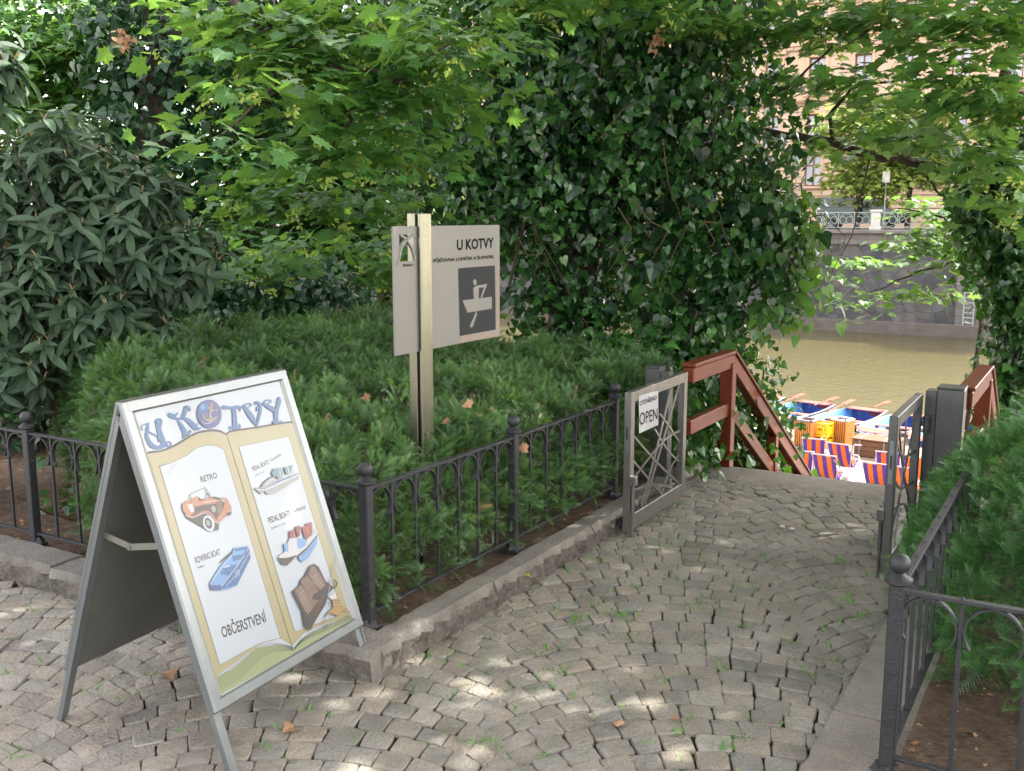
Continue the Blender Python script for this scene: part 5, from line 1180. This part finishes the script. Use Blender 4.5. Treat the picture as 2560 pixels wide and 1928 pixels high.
# 3 dark ivy-clad trees behind at the left
def back_ivy(label, px, y, r_, seed, n=5000, top=-80, low=690, sz=.10):
    c = D(px, 500, y); base = Vector((c.x, y, bank(*uv_of(Vector((c.x, y, 0))))-.2)); t = tree('ivy_clad_tree', label, base, 'ivy-clad trees behind the hedge'); bl = []
    k = 6
    for i in range(k): py = top+(low-top)*i/(k-1); c = D(px+random.uniform(-25, 25), py, y); bl.append((c, (r_*random.uniform(.8, 1.2), r_, (low-top)/2203*y/k*1.1)))
    ivy_crown('ivy_mantle', bl, n, sz, t, seed, 'ivy_dark', inner=.5); wood('trunk', t, [([base, D(px, 500, y), D(px+20, top, y)], .25, .14)]); return t
back_ivy('dark ivy-clad trunk at the left, behind the grey-leaved shrub', 330, 10.5, .62, 41); back_ivy('ivy-clad trunk left of the boat rental sign', 790, 11.5, .8, 42); back_ivy('slender ivy-clad trunk far left behind the hedge', 560, 12.5, .7, 43)
base = W(-6.2, 7.4, 0); t = tree('ivy_thicket', 'dark ivy thicket closing the gap behind the hedge at the left', base, cat='shrub')
ivy_crown('foliage', [E_(160, 720, 8.4, .7, .5, .35), E_(330, 690, 8.6, .7, .5, .35), E_(520, 660, 8.8, .6, .5, .35), E_(20, 800, 8.0, .7, .5, .5), E_(700, 660, 9.0, .5, .5, .28), E_(100, 880, 7.5, .5, .4, .3)], 6500, .085, t, 46, 'ivy_dark', inner=.2); wood('stem', t, [([base, D(330, 690, 8.6)], .03, .01)])
# 4 background maples that close the view at the left
def maple(name, label, base, blobs, n, size, seed, m='maple', wd=None, **kw):
    t = tree(name, label, base, 'maples round the path'); maple_crown('crown', blobs, n, size, t, seed, m, **kw)
    if wd: wood('trunk', t, wd)
    return t
def gb(px, y): c = D(px, 600, y); return Vector((c.x, y, bank(*uv_of(Vector((c.x, y, 0))))-.2))
b_ = gb(120, 13); maple('maple_tree', 'shaded maple filling the top left corner behind the grey-leaved shrub', b_, [E_(60, 60, 12, 1.6, 1.2, .8), E_(30, 110, 11.5, .8, 1., .5), E_(110, 190, 11.5, .9, 1., .45), E_(-20, 250, 11.5, .8, 1., .6), E_(200, 100, 11.5, .7, 1., .4), E_(260, 30, 12.5, 1.2, 1.2, .6), E_(150, 300, 13, 1.5, 1.2, .9), E_(60, 560, 12.5, 1.2, 1, 1.0), E_(300, 480, 13, 1.2, 1., 1.1), E_(480, 120, 13, 1.2, 1.2, .9), E_(230, 640, 12, .9, .9, .7)], 11500, .125, 51, 'maple', [([b_, D(140, 300, 13), D(200, -100, 13)], .2, .09), ([D(150, 260, 13), D(330, 120, 12.6), D(470, 60, 12)], .05, .02)], low=True)
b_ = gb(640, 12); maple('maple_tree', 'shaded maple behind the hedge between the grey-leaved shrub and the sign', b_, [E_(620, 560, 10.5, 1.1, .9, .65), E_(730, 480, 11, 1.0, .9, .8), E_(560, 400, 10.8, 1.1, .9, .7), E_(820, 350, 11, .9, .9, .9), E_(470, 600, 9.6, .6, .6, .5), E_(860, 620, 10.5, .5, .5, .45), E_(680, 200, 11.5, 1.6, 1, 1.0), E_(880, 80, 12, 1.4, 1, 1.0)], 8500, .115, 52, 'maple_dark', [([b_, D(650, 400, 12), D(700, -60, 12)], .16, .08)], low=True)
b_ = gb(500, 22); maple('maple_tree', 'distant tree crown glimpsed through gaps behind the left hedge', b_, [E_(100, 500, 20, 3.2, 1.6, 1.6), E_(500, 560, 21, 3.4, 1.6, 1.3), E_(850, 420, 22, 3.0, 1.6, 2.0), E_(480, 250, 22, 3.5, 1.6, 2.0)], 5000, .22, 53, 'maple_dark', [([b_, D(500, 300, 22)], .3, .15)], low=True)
# 5 bright maple boughs in front, centre left
b_ = Vector((-5.2, 8.2, -.2)); nearb = [E_(820, 210, 6.2, .75, .6, .28), E_(950, 130, 6.0, .6, .5, .22), E_(640, 130, 6.3, .7, .6, .28), E_(700, 330, 6.2, .62, .5, .30), E_(560, 220, 5.6, .40, .4, .18), E_(880, 330, 6.6, .55, .5, .25), E_(600, 420, 6.8, .6, .5, .28), E_(760, 440, 7.0, .6, .5, .25), E_(480, 300, 4.9, .22, .25, .12), E_(1000, 60, 6.4, .55, .5, .2), E_(760, 40, 6.5, .8, .6, .25), E_(520, 60, 6.6, .8, .6, .25), E_(620, 560, 7.6, .6, .5, .25), E_(800, 560, 8, .5, .5, .3), E_(1160, 10, 7.2, .5, .4, .14), E_(1320, -20, 7.4, .5, .4, .14), E_(1040, 200, 6.6, .3, .3, .12)]
t = maple('maple_tree', 'maple with bright green boughs and pale seed clusters, hanging over the hedge', b_, [(c_, tuple(x_*.8 for x_ in r__)) for c_, r__ in nearb], 2700, .104, 54, 'maple', None, per=7, inner=.0, seeds=110, flat=.3)
wood('trunk', t, [([b_, D(-300, -200, 8.0), D(250, -450, 7.6)], .16, .1), ([D(250, -350, 7.4), D(430, -60, 6.6), D(560, 60, 6.4), D(700, 140, 6.3), D(900, 170, 6.1)], .035, .008), ([D(560, 60, 6.4), D(600, 180, 6.0), D(480, 290, 5.0)], .014, .004), ([D(700, 140, 6.3), D(760, 260, 6.3), D(700, 340, 6.3), D(640, 420, 6.6)], .018, .005),
                  ([D(900, 170, 6.1), D(820, 185, 6.1), D(930, 120, 6.0), D(1010, 60, 6.1)], .015, .005), ([D(360, 70, 6.5), D(480, 80, 6.5), D(640, 78, 6.5)], .016, .006), ([D(340, 60, 6.4), D(330, 110, 6.4), D(310, 150, 6.4)], .006, .003), ([D(540, -30, 6.4), D(570, 40, 6.4), D(600, 90, 6.4)], .022, .012)])
# 6 maples at the right
b_ = Vector((D(2150, 600, 9.2).x, 9.2, bank(*uv_of(Vector((D(2150, 600, 9.2).x, 9.2, 0))))-.2))
rb = [E_(1750, 60, 8.4, .8, .6, .28), E_(1950, 40, 8.0, .9, .7, .3), E_(2130, 60, 7.2, .8, .7, .32), E_(1850, 190, 8.2, .75, .6, .26), E_(2050, 180, 7.4, .75, .6, .28), E_(2180, 230, 6.9, .6, .6, .3), E_(1680, 170, 8.8, .55, .5, .22), E_(1960, 290, 8.3, .6, .5, .2), E_(2120, 330, 7.6, .6, .5, .22), E_(1640, 60, 8.6, .5, .5, .25), E_(2200, 430, 7.2, .4, .4, .28), E_(1800, 330, 8.6, .4, .4, .12), E_(1560, 30, 8.0, .45, .4, .2), E_(1480, 40, 7.6, .35, .3, .14)]
t = maple('maple_tree', 'maple whose boughs hang across the top right before the house', b_, [(c_, tuple(x_*.85 for x_ in r__)) for c_, r__ in rb], 2200, .115, 55, 'maple', None, per=7, inner=.0, seeds=90, flat=.3)
wood('trunk', t, [([b_, D(2170, 640, 9.2), D(2125, 530, 9.2), D(2120, 400, 9.2), D(2190, 100, 9.2), D(2300, -300, 9.2)], .055, .05), ([D(2110, 395, 9.1), D(1990, 355, 8.9), D(1880, 330, 8.8), D(1800, 305, 8.8), D(1700, 295, 8.8), D(1560, 278, 8.9)], .050, .028), ([D(1800, 305, 8.8), D(1790, 250, 8.6), D(1840, 190, 8.4), D(1960, 170, 8.2)], .022, .008),
                  ([D(1990, 355, 8.9), D(2010, 330, 8.6), D(2060, 260, 8.2), D(2130, 180, 7.8)], .02, .008), ([D(1560, 240, 8.9), D(1640, 215, 8.7), D(1700, 190, 8.5), D(1800, 100, 8.4)], .022, .008), ([D(2000, 380, 8.8), D(2030, 420, 8.7), D(2090, 450, 8.7)], .012, .005), ([D(1880, 340, 8.8), D(1860, 420, 8.6), D(1840, 510, 8.5), D(1790, 600, 8.5)], .007, .003), ([D(1900, 40, 8.), D(1860, 80, 8.), D(1830, 95, 8.)], .01, .004)])
b_ = gb(2080, 10.5); t = maple('maple_tree', 'young maple with sunlit pale sprays hanging before the river wall', b_, [E_(1890, 580, 10.0, .36, .3, .07), E_(1825, 600, 9.9, .16, .2, .08), E_(2000, 640, 10.2, .30, .3, .12), E_(1860, 660, 9.9, .14, .2, .16), E_(2060, 560, 10.2, .25, .3, .22), E_(1990, 530, 10.3, .26, .3, .18), E_(2010, 450, 10.4, .2, .3, .15), E_(2060, 490, 10.3, .3, .35, .2), E_(1850, 570, 9.9, .2, .2, .06)], 640, .10, 56, 'maple', [([b_, D(2120, 700, 10.5), D(2090, 560, 10.4), D(1990, 585, 10.1), D(1880, 630, 9.9)], .03, .005), ([D(2090, 560, 10.4), D(2040, 470, 10.3), D(1940, 450, 10.3)], .015, .005)], per=6, inner=.0, flat=.3)
# ivy-covered trunk at the right edge
c = D(2180, 700, 8.6); base = Vector((c.x, 8.6, bank(*uv_of(c))-.2)); t = tree('ivy_clad_tree', 'ivy-covered trunk at the right edge above the right stair railing', base, 'ivy-clad trees behind the hedge')
ivy_crown('ivy_mantle', [E_(2170, 420, 8.5, .30, .3, .3), E_(2165, 520, 8.6, .24, .3, .3), E_(2215, 600, 8.6, .22, .3, .3), E_(2228, 690, 8.6, .22, .3, .3), E_(2215, 810, 8.6, .26, .3, .3), E_(2215, 900, 8.6, .32, .3, .4), E_(2230, 380, 8.6, .4, .4, .4)], 8500, .08, t, 61, inner=.45)
wood('trunk', t, [([base, D(2215, 700, 8.6), D(2170, 500, 8.6), D(2200, 200, 8.6)], .09, .07)])
# 7 the grey-leaved shrub at the left (long drooping leaves in whorls)
c = D(140, 700, 6.4); base = Vector((c.x, 6.4, .05)); t = tree('viburnum_shrub', 'large shrub with long drooping grey-green leaves at the left', base, cat='shrub'); rng = np.random.default_rng(71)
vb_ = [E_(120, 420, 6.3, .62, .5, .42), E_(260, 500, 6.3, .60, .5, .38), E_(60, 600, 6.2, .5, .5, .45), E_(180, 640, 6.2, .5, .45, .4), E_(380, 560, 6.3, .32, .4, .22), E_(-60, 450, 6.2, .6, .5, .5), E_(30, 780, 6.2, .4, .4, .35), E_(130, 300, 6.4, .4, .4, .28), E_(300, 680, 6.3, .35, .35, .25), E_(10, 160, 5.4, .14, .2, .22), E_(440, 520, 6.3, .12, .2, .08), E_(330, 400, 6.4, .25, .3, .15)]
P, O = blob_points(rng, vb_, 640, .45); k = 9; T = []; Nn = []; PP = []; TT = []
for i in range(len(P)):
    ax = nrm(O[i]*.7+np.array([0, 0, .75])+rng.normal(size=3)*.25); e1 = nrm(np.cross(ax, [1., .2, 0])); e2 = np.cross(ax, e1); a0 = rng.random()*6; tn = rng.random()
    for j in range(k):
        an = a0+j*2.4; h_ = e1*math.cos(an)+e2*math.sin(an); lift = .45-.12*j if j < 3 else -.05-.5*rng.random(); T.append(h_+ax*lift+np.array([0, 0, -.1])); Nn.append(ax+h_*.25+rng.normal(size=3)*.2); PP.append(P[i]-ax*.012*j); TT.append(tn*.5+.5*rng.random())
foliage('foliage', LONG, np.array(PP), np.array(T), np.array(Nn), .145*(.6+.55*rng.random(len(PP))), M['vib'], t, np.array(TT))
m_ = rng.random(len(P)) < .4; Q = P[m_]; foliage('leaf_buds', BLADE, np.repeat(Q, 3, 0), rng.normal(size=(len(Q)*3, 3))*.3+[0, 0, 1], rng.normal(size=(len(Q)*3, 3)), .05, leafmat('viburnum_bud', (.20, .14, .07), (.32, .24, .12), .1, (.3, .2, .1), .8), t, kind='stuff')
wood('stem', t, [([base, D(130, 650, 6.4), D(200, 450, 6.3)], .035, .012), ([base, D(60, 600, 6.3), D(80, 380, 6.3)], .03, .01), ([base, D(200, 720, 6.3), D(330, 600, 6.3), D(440, 530, 6.3)], .022, .006), ([base, D(0, 500, 6.3)], .03, .012)]+[([D(150, 600, 6.35), Vector(tuple(P[i]))], .008, .003) for i in range(0, len(P), 9)])
# 8 yew hedge and yew bush
def yew(name, label, hfun, u0, u1, v0, v1, n, size, seed, m='yew', skirt=.15, stems=()):
    """sprays over a lumpy mound: hfun(u,v) is the height of the top (0 = nothing)"""
    rng = np.random.default_rng(seed); base = W((v0+v1)/2, (u0+u1)/2, .06); t = tree(name, label, base, cat='shrub'); P = []; O = []
    while len(P) < n//9:
        u = rng.uniform(u0, u1); v = rng.uniform(v0, v1); h_ = hfun(u, v)
        if h_ <= .05: continue
        e = .04; gx = (hfun(u, v+e)-hfun(u, v-e))/(2*e); gy = (hfun(u+e, v)-hfun(u-e, v))/(2*e); st = math.sqrt(1+gx*gx+gy*gy)
        if rng.random() > st/6: continue
        z = h_-.055-abs(rng.normal())*.045
        nn = np.array([-gx, -gy, 1.])/st
        P.append((v, u, z)); O.append(nn)
    P = np.array(P); O = np.array(O); cu, su = DV, DU
    def toW(a): return np.stack([a[:, 1]*DU+a[:, 0]*DV, a[:, 1]*DV-a[:, 0]*DU, a[:, 2]], 1)
    P = toW(P); O = toW(O); n = len(P)
    ax = nrm(O*.7+[0, 0, .35]+rng.normal(size=(n, 3))*.35); ct = np.array([noise.noise(Vector(p)*2.5)*.35+.3 for p in P])+rng.random(n)*.35
    q = 9; sh_ = rng.normal(size=(n, q, 3)); T = (nrm(ax)[:, None]+sh_*.5).reshape(-1, 3); P = (P[:, None]+sh_*.014).reshape(-1, 3); O = np.repeat(O, q, 0); n = n*q
    Nn = O*.6+[0, 0, .6]+rng.normal(size=(n, 3))*.35; tint = np.repeat(ct, q)*.75+rng.random(n)*.35-.08; S = size*(.6+.75*rng.random(n))
    for i in range(3):
        s = slice(i, None, 3); foliage('foliage', YEW[i], P[s], T[s], Nn[s], S[s], M[m], t, tint[s], vt=(YEW[i][0][:, 1]-.6)*.7)
    return t, P, O
def lump(u, v, s, a): return noise.noise(Vector((u*s, v*s, 7.7)))*a
def hA(u, v):
    eu0 = 3.16+.08*lump(v, 0, 2, 1); du = min(1, max(0, (u-eu0)/.42)); du2 = min(1, max(0, (7.3-u)/.7)); dv = min(1, max(0, (-2.50-.06*lump(u, 1, 3, 1)-v)/.40)); lim = -5.75+1.35*max(0, min(1, (4.1-u)/.7)); dv2 = min(1, max(0, (v-lim)/.55))
    if min(du, du2, dv, dv2) <= 0: return 0
    f = (math.sqrt(1-(1-du)**2)*math.sqrt(1-(1-du2)**2)*math.sqrt(1-(1-dv)**2)*math.sqrt(1-(1-dv2)**2))
    return .25+f*(.53+.13*min(1.9, max(0, -2.6-v))-.02*(u-4)+lump(u, v, 1.3, .15)+lump(u, v, 4, .15)+lump(u, v, 9, .05))
ya, P1, O1 = yew('yew_hedge', 'broad dark green yew hedge behind the low fence, left of the path', hA, 3.05, 7.4, -5.85, -2.38, 54000, .064, 81)
def hB(u, v):
    cu_, cv_ = 4.95, .30; a = ((u-cu_)/1.42)**2+((v-cv_)/(.95))**2
    a += .12*lump(u, v, 3, 1)
    if a >= 1: return 0
    return .16+math.sqrt(1-a)*(.90+.12*max(-1, min(1, (u-4.8)))+lump(u, v, 3, .16)+lump(u, v, 7, .08))
yb, P2, O2 = yew('yew_bush', 'fresh green yew bush overhanging the fence at the right edge', hB, 3.3, 6.4, -.75, 1.4, 18000, .082, 82, 'yew2')
for t_, cells in ((ya, [(u, v) for u in (3.6, 4.4, 5.2, 6.0, 6.8) for v in (-2.9, -3.5, -4.1, -4.9)]), (yb, [(4.4, .3), (4.9, .5), (5.2, .2)])):
    pth = []
    for u, v in cells:
        hf = (hA if t_ is ya else hB)
        for j in range(6):
            uu, v2 = u+random.uniform(-.45, .45), v+random.uniform(-.35, .35); h_ = max(.3, hf(uu, v2)); pth.append(([W(v, u, .05), W((v+v2)/2, (u+uu)/2, h_*.45), W(v2, uu, h_*.9)], .016, .004))
    wood('branches', t_, pth, 'twig', 5)
# hidden depth of the hedges: inner sprays kept to the darkest tints
for t_, hf, bx, n, sd in ((ya, hA, (3.2, 7.2, -5.6, -2.5), 6500, 83), (yb, hB, (3.5, 6.0, -.35, 1.2), 1500, 84)):
    rng = np.random.default_rng(sd); P = []
    while len(P) < n:
        u = rng.uniform(bx[0], bx[1]); v = rng.uniform(bx[2], bx[3]); h_ = hf(u, v)
        if h_ > .25: w_ = W(v, u, .10+(h_-.2)*rng.random()); P.append(tuple(w_))
    P = np.array(P); foliage('inner_foliage', YEW[1], P, rng.normal(size=(n, 3))+[0, 0, .1], rng.normal(size=(n, 3))+[0, 0, 1], .13, M['yew'], t_, rng.random(n)*.3)
# a few dead brown shoots in the hedge, dry vines on the ivy tree
rng = np.random.default_rng(87); q = rng.choice(len(P1), 70); foliage('dead_shoots', YEW[0], P1[q]+O1[q]*.03, O1[q]+rng.normal(size=(70, 3))*.5, rng.normal(size=(70, 3))+[0, 0, 1], .085, M['dry'], ya, rng.random(70), kind='stuff')
# ivy on the ground in the corner of the left bed
base = W(-4.5, 3.9, .1); t = tree('ivy_ground_cover', 'ivy and weeds covering the bed behind the left end of the fence', base, cat='ground cover'); ivy_crown('leaves', [(W(-4.5, 4.3, .14), (.5, .4, .12)), (W(-5.0, 3.9, .12), (.4, .3, .12)), (W(-4.0, 3.9, .1), (.3, .25, .06)), (W(-5.3, 5.2, .3), (.9, .8, .3))], 2600, .06, t, 91, 'ivy', inner=0)
# 9 trees across the river
for i, (px, py, uu, rr, lab) in enumerate(((1850, 330, 66, (2.2, 1.8, 3.4), 'yellow-green tree before the sandstone house, in the gap left of the right trunk'), (1960, 300, 68, (1.8, 1.8, 3.0), 'yellow-green street tree beyond the river, right of the first one'), (1400, 300, 66, (3, 2, 4), 'street tree beyond the river, behind the ivy tree'), (2350, 300, 66, (3, 2, 4), 'street tree beyond the river, behind the right maple'))):
    v = v_at(px*1.1573, uu); c = W(v, uu, 0); r = ray(px*1.1573, py*1.1573); tt = uu/(r.x*DU+r.y*DV); zc = CAM_H+tt*r.z; b_ = W(v, uu, .93)
    t = tree('street_tree', lab, b_, 'street trees on the far embankment'); maple_crown('crown', [(Vector((b_.x, b_.y, zc)), rr), (Vector((b_.x+.8, b_.y, zc-1.6)), (rr[0]*.8, rr[1], rr[2]*.5)), (Vector((b_.x-1, b_.y, zc+1.3)), (rr[0]*.7, rr[1]*.8, rr[2]*.5))], 2600, .42, t, 100+i, 'maple_far', low=True, inner=.4, per=6)
    wood('trunk', t, [([b_, Vector((b_.x, b_.y, zc-1))], .2, .12)])
# 10 unseen canopy put overhead to shade path and board: boughs of a tall maple
def canopy(label, base, top, blobs, n, seed):
    t = tree('tall_maple', label, base, 'tall maples shading the path'); maple_crown('crown', blobs, n, .21, t, seed, 'maple', low=True, per=8, inner=0., flat=.3)
    wood('trunk', t, [([base, base+Vector((0, 0, 3)), Vector(top)], .26, .12)]+[([base+Vector((0, 0, 3.2)), (Vector(top)+b[0])/2, b[0]], .07, .015) for b in blobs[::2]]); return t
cb = [(Vector((x, y, z)), (r_, r_*.9, .5)) for x, y, z, r_ in ((1.8, 4.4, 4.4, 1.0), (1.7, 4.2, 4.9, 1.0), (1.2, 3.0, 4.2, 1.5), (3.2, 3.6, 4.6, 1.6), (5.2, 4.8, 5.0, 1.6), (2.0, 5.6, 4.9, 1.5), (4.2, 6.6, 5.4, 1.6), (6.3, 7.4, 5.8, 1.6), (3.2, 8.4, 5.8, 1.6), (5.2, 9.6, 6.2, 1.7), (7.2, 9.6, 6.5, 1.7), (1.0, 7.6, 5.4, 1.5), (.2, 5.0, 4.8, 1.5), (2.8, 1.6, 4.6, 1.6), (4.8, 2.4, 5.2, 1.6), (6.8, 4.6, 6.0, 1.7), (1.6, 10.4, 6.0, 1.6), (4.0, 11.5, 6.6, 1.7))]
canopy('tall maple out of view at the right, its crown shaped to shade the path', Vector((5.2, 5.6, -.1)), (4.6, 6.2, 5.6), cb, 12500, 121)

# ------------------------------------------------------------------ small things on the ground
rng = np.random.default_rng(131); TU = []
wr = random.Random(5)
SPOT = [(925, 1415), (985, 1405), (1330, 1340), (1240, 1330), (1300, 1275), (1520, 1010+300), (1670, 1205), (1560, 1610), (1510, 1560), (1045, 1610), (600, 1645), (1600, 1600), (1730, 1450), (1860, 1330), (1570, 1540), (1220, 1450), (1100, 1560), (900, 1480), (1440, 1170), (1500, 1120), (1610, 1110), (1830, 1290), (70, 1318), (40, 1640), (350, 1490), (760, 1600), (1450, 1240), (1400, 1200), (1640, 1270), (1820, 1200), (1180, 1640), (200, 1500)]
for x, y in SPOT:
    for j in range(wr.randint(1, 3)):
        p = at_z(x*1.1573+wr.gauss(0, 14), y*1.1573+wr.gauss(0, 8), -.03)
        for q in range(wr.randint(7, 15)): TU.append((p.x+wr.gauss(0, .020), p.y+wr.gauss(0, .020), gz(uv_of(p)[0])-.012))
for j in range(430):
    u = wr.uniform(2.2, 6.8); v = wr.uniform(KL, KR) if u > 2.95 else wr.uniform(-4, KR)
    p = W(v, u)
    for q in range(wr.randint(4, 9)): TU.append((p.x+wr.gauss(0, .012), p.y+wr.gauss(0, .012), gz(u)-.016))
TU = np.array(TU); n = len(TU)
foliage('joint_weeds', BLADE, TU, rng.normal(size=(n, 3))*.8+[0, 0, .7], rng.normal(size=(n, 3))+[0, 0, .6], .033*(.5+rng.random(n)), M['grass'], None, rng.random(n), label='small green weeds growing in the joints of the cobbles', cat='weeds', kind='stuff')
def litter(name, n, u0, u1, v0, v1, z, seed, label):
    rng = np.random.default_rng(seed); u = rng.uniform(u0, u1, n); v = rng.uniform(v0, v1, n); P = np.stack([u*DU+v*DV, u*DV-v*DU, gz(0)+np.array([bedz(a, c) for a, c in zip(u, v)])+z], 1)
    return foliage(name, MAPLE_LOW, P, rng.normal(size=(n, 3))*[1, 1, .2], rng.normal(size=(n, 3))*.3+[0, 0, 1], .008+.022*rng.random(n)**2, M['dry'], None, rng.random(n), label=label, cat='leaf litter', kind='stuff')
litter('leaf_litter', 900, 3.0, 5.6, -6.8, -2.5, .004, 133, 'crumbled dry leaves and bark lying on the soil of the left bed'); litter('leaf_litter', 500, 2.75, 5.0, -.42, 1.6, -.018, 134, 'crumbled dry leaves and bark lying on the soil of the right bed')
LEAVES = [(362, 1463, 'g', .07, 'curled brown leaf on the cobbles under the folding board'), (626, 1580, 'g', .055, 'pale orange dry leaf on the cobbles right of the front leg of the folding board'), (1335, 1565, 'g', .04, 'small grey-brown leaf lying flat on the cobbles at the bottom centre'), (1140, 1245, 'k', .04, 'yellow-green leaf lying on the granite kerb'),
          (855, 1350, 'b', .045, 'rust-coloured dry leaf at the foot of the corner fence post'), (1460, 1555, 'g', .03, 'small tan leaf wedged between cobbles at the lower centre'), (975, 1376, 'g', .03, 'small pale leaf on the cobbles beside the kerb'), (1275, 1100, 'b', .04, 'tan leaf on the soil below the far end of the left fence'),
          (1010, 875, 'h', .06, 'brown dry leaf caught on top of the yew hedge right of the mast'), (960, 912, 'h', .05, 'orange-brown dry leaf on the yew hedge right beside the mast foot'), (790, 860, 'h', .05, 'tan dry leaf caught on the yew hedge above the folding board'), (1130, 970, 'f', .06, 'large tan dry leaf caught at the middle fence post')]
for x, y, wh, s, lab in LEAVES:
    if wh == 'g': p = at_z(x*1.1573, y*1.1573, -.02); p.z = gz(uv_of(p)[0])+.012
    elif wh == 'k': p = at_z(x*1.1573, y*1.1573, .10); p.z = gz(uv_of(p)[0])+.137
    elif wh == 'b': p = at_z(x*1.1573, y*1.1573, .08); p.z = bedz(*uv_of(p))+.01
    elif wh == 'f': r = ray(x*1.1573, y*1.1573); k_ = -2.47/(r.x*DV-r.y*DU); p = EYE+r*k_
    else:
        r = ray(x*1.1573, y*1.1573); p = EYE+r*3.2
        for q in range(500):
            p = p+r*.01; uu_, vv_ = uv_of(p)
            if p.z < hA(uu_, vv_)+.01: break
    rg = np.random.default_rng(int(x)); lean = np.array([[.3, -.6, .7]]) if wh in 'hf' else np.array([[rg.normal()*.2, rg.normal()*.2, 1.]])
    tv, tf = MAPLE; tv = tv.copy(); tv[:, 2] += .45*(tv[:, 0]**2)+.25*np.sin(tv[:, 1]*5)*.3
    o = foliage('fallen_leaf', (tv-np.array([0, .35, 0]), tf), np.zeros((1, 3)), rg.normal(size=(1, 3))*[1, 1, .1], lean, s, M['dry'] if wh != 'k' else M['seed'], None, np.array([rg.random()]), label=lab, cat='leaf', group='fallen leaves'); o.location = p
# two bunches of dead brown leaves hanging in the trees
for x, y, yy, s, lab in ((262, 88, 6.0, .035, 'bunch of dead brown leaves hanging from a twig at the top left'), (1415, 90, 7.6, .04, 'bunch of dead brown leaves hanging in the ivy at the top centre')):
    p = D(x, y, yy); rg = np.random.default_rng(x); n = 34; o = foliage('dead_leaf_bunch', IVY_HEART, rg.normal(size=(n, 3))*s*.75, rg.normal(size=(n, 3))*.7+[0, 0, -.8], rg.normal(size=(n, 3)), s, M['dry'], None, rg.random(n), label=lab, cat='dead leaves', group='bunches of dead leaves'); o.location = p
# two bottle caps / bits of paper on the cobbles
for x, y, lab in ((1690, 1133, 'left of two small white bottle caps on the cobbles'), (1711, 1138, 'right of two small white bottle caps on the cobbles')):
    p = at_z(x*1.1573, y*1.1573, -.03); p.z = gz(uv_of(p)[0])+.006; b = MB(); b.lathe([(.015, 0), (.0165, .002), (.015, .007), (.012, .0085)], mat=M['stonew'], n=21)
    b.build('litter_cap', loc=p, label=lab, cat='litter', group='bottle caps')
# white garden bench just visible behind the left end of the fence
p = D(-250, 1080, 5.8); p.z = .09; t = thing('slatted_bench', 'white slatted bench at the left edge behind the fence', 'bench', p, R(20))
b = MB()
for i in range(4): b.box((0, -.2+i*.11, .42), (1.3, .09, .03), M['stonew'], bev=.005)
b.build('seat', t)
b = MB()
for i in range(3): b.box((0, .22+i*.02, .56+i*.12), (1.3, .025, .09), M['stonew'], bev=.005)
b.build('backrest', t)
for x in (-.55, .55): b = MB(); b.box((x, -.18, .2), (.06, .06, .4), M['stonew']); b.box((x, .2, .42), (.06, .06, .84), M['stonew']); b.build('leg', t)
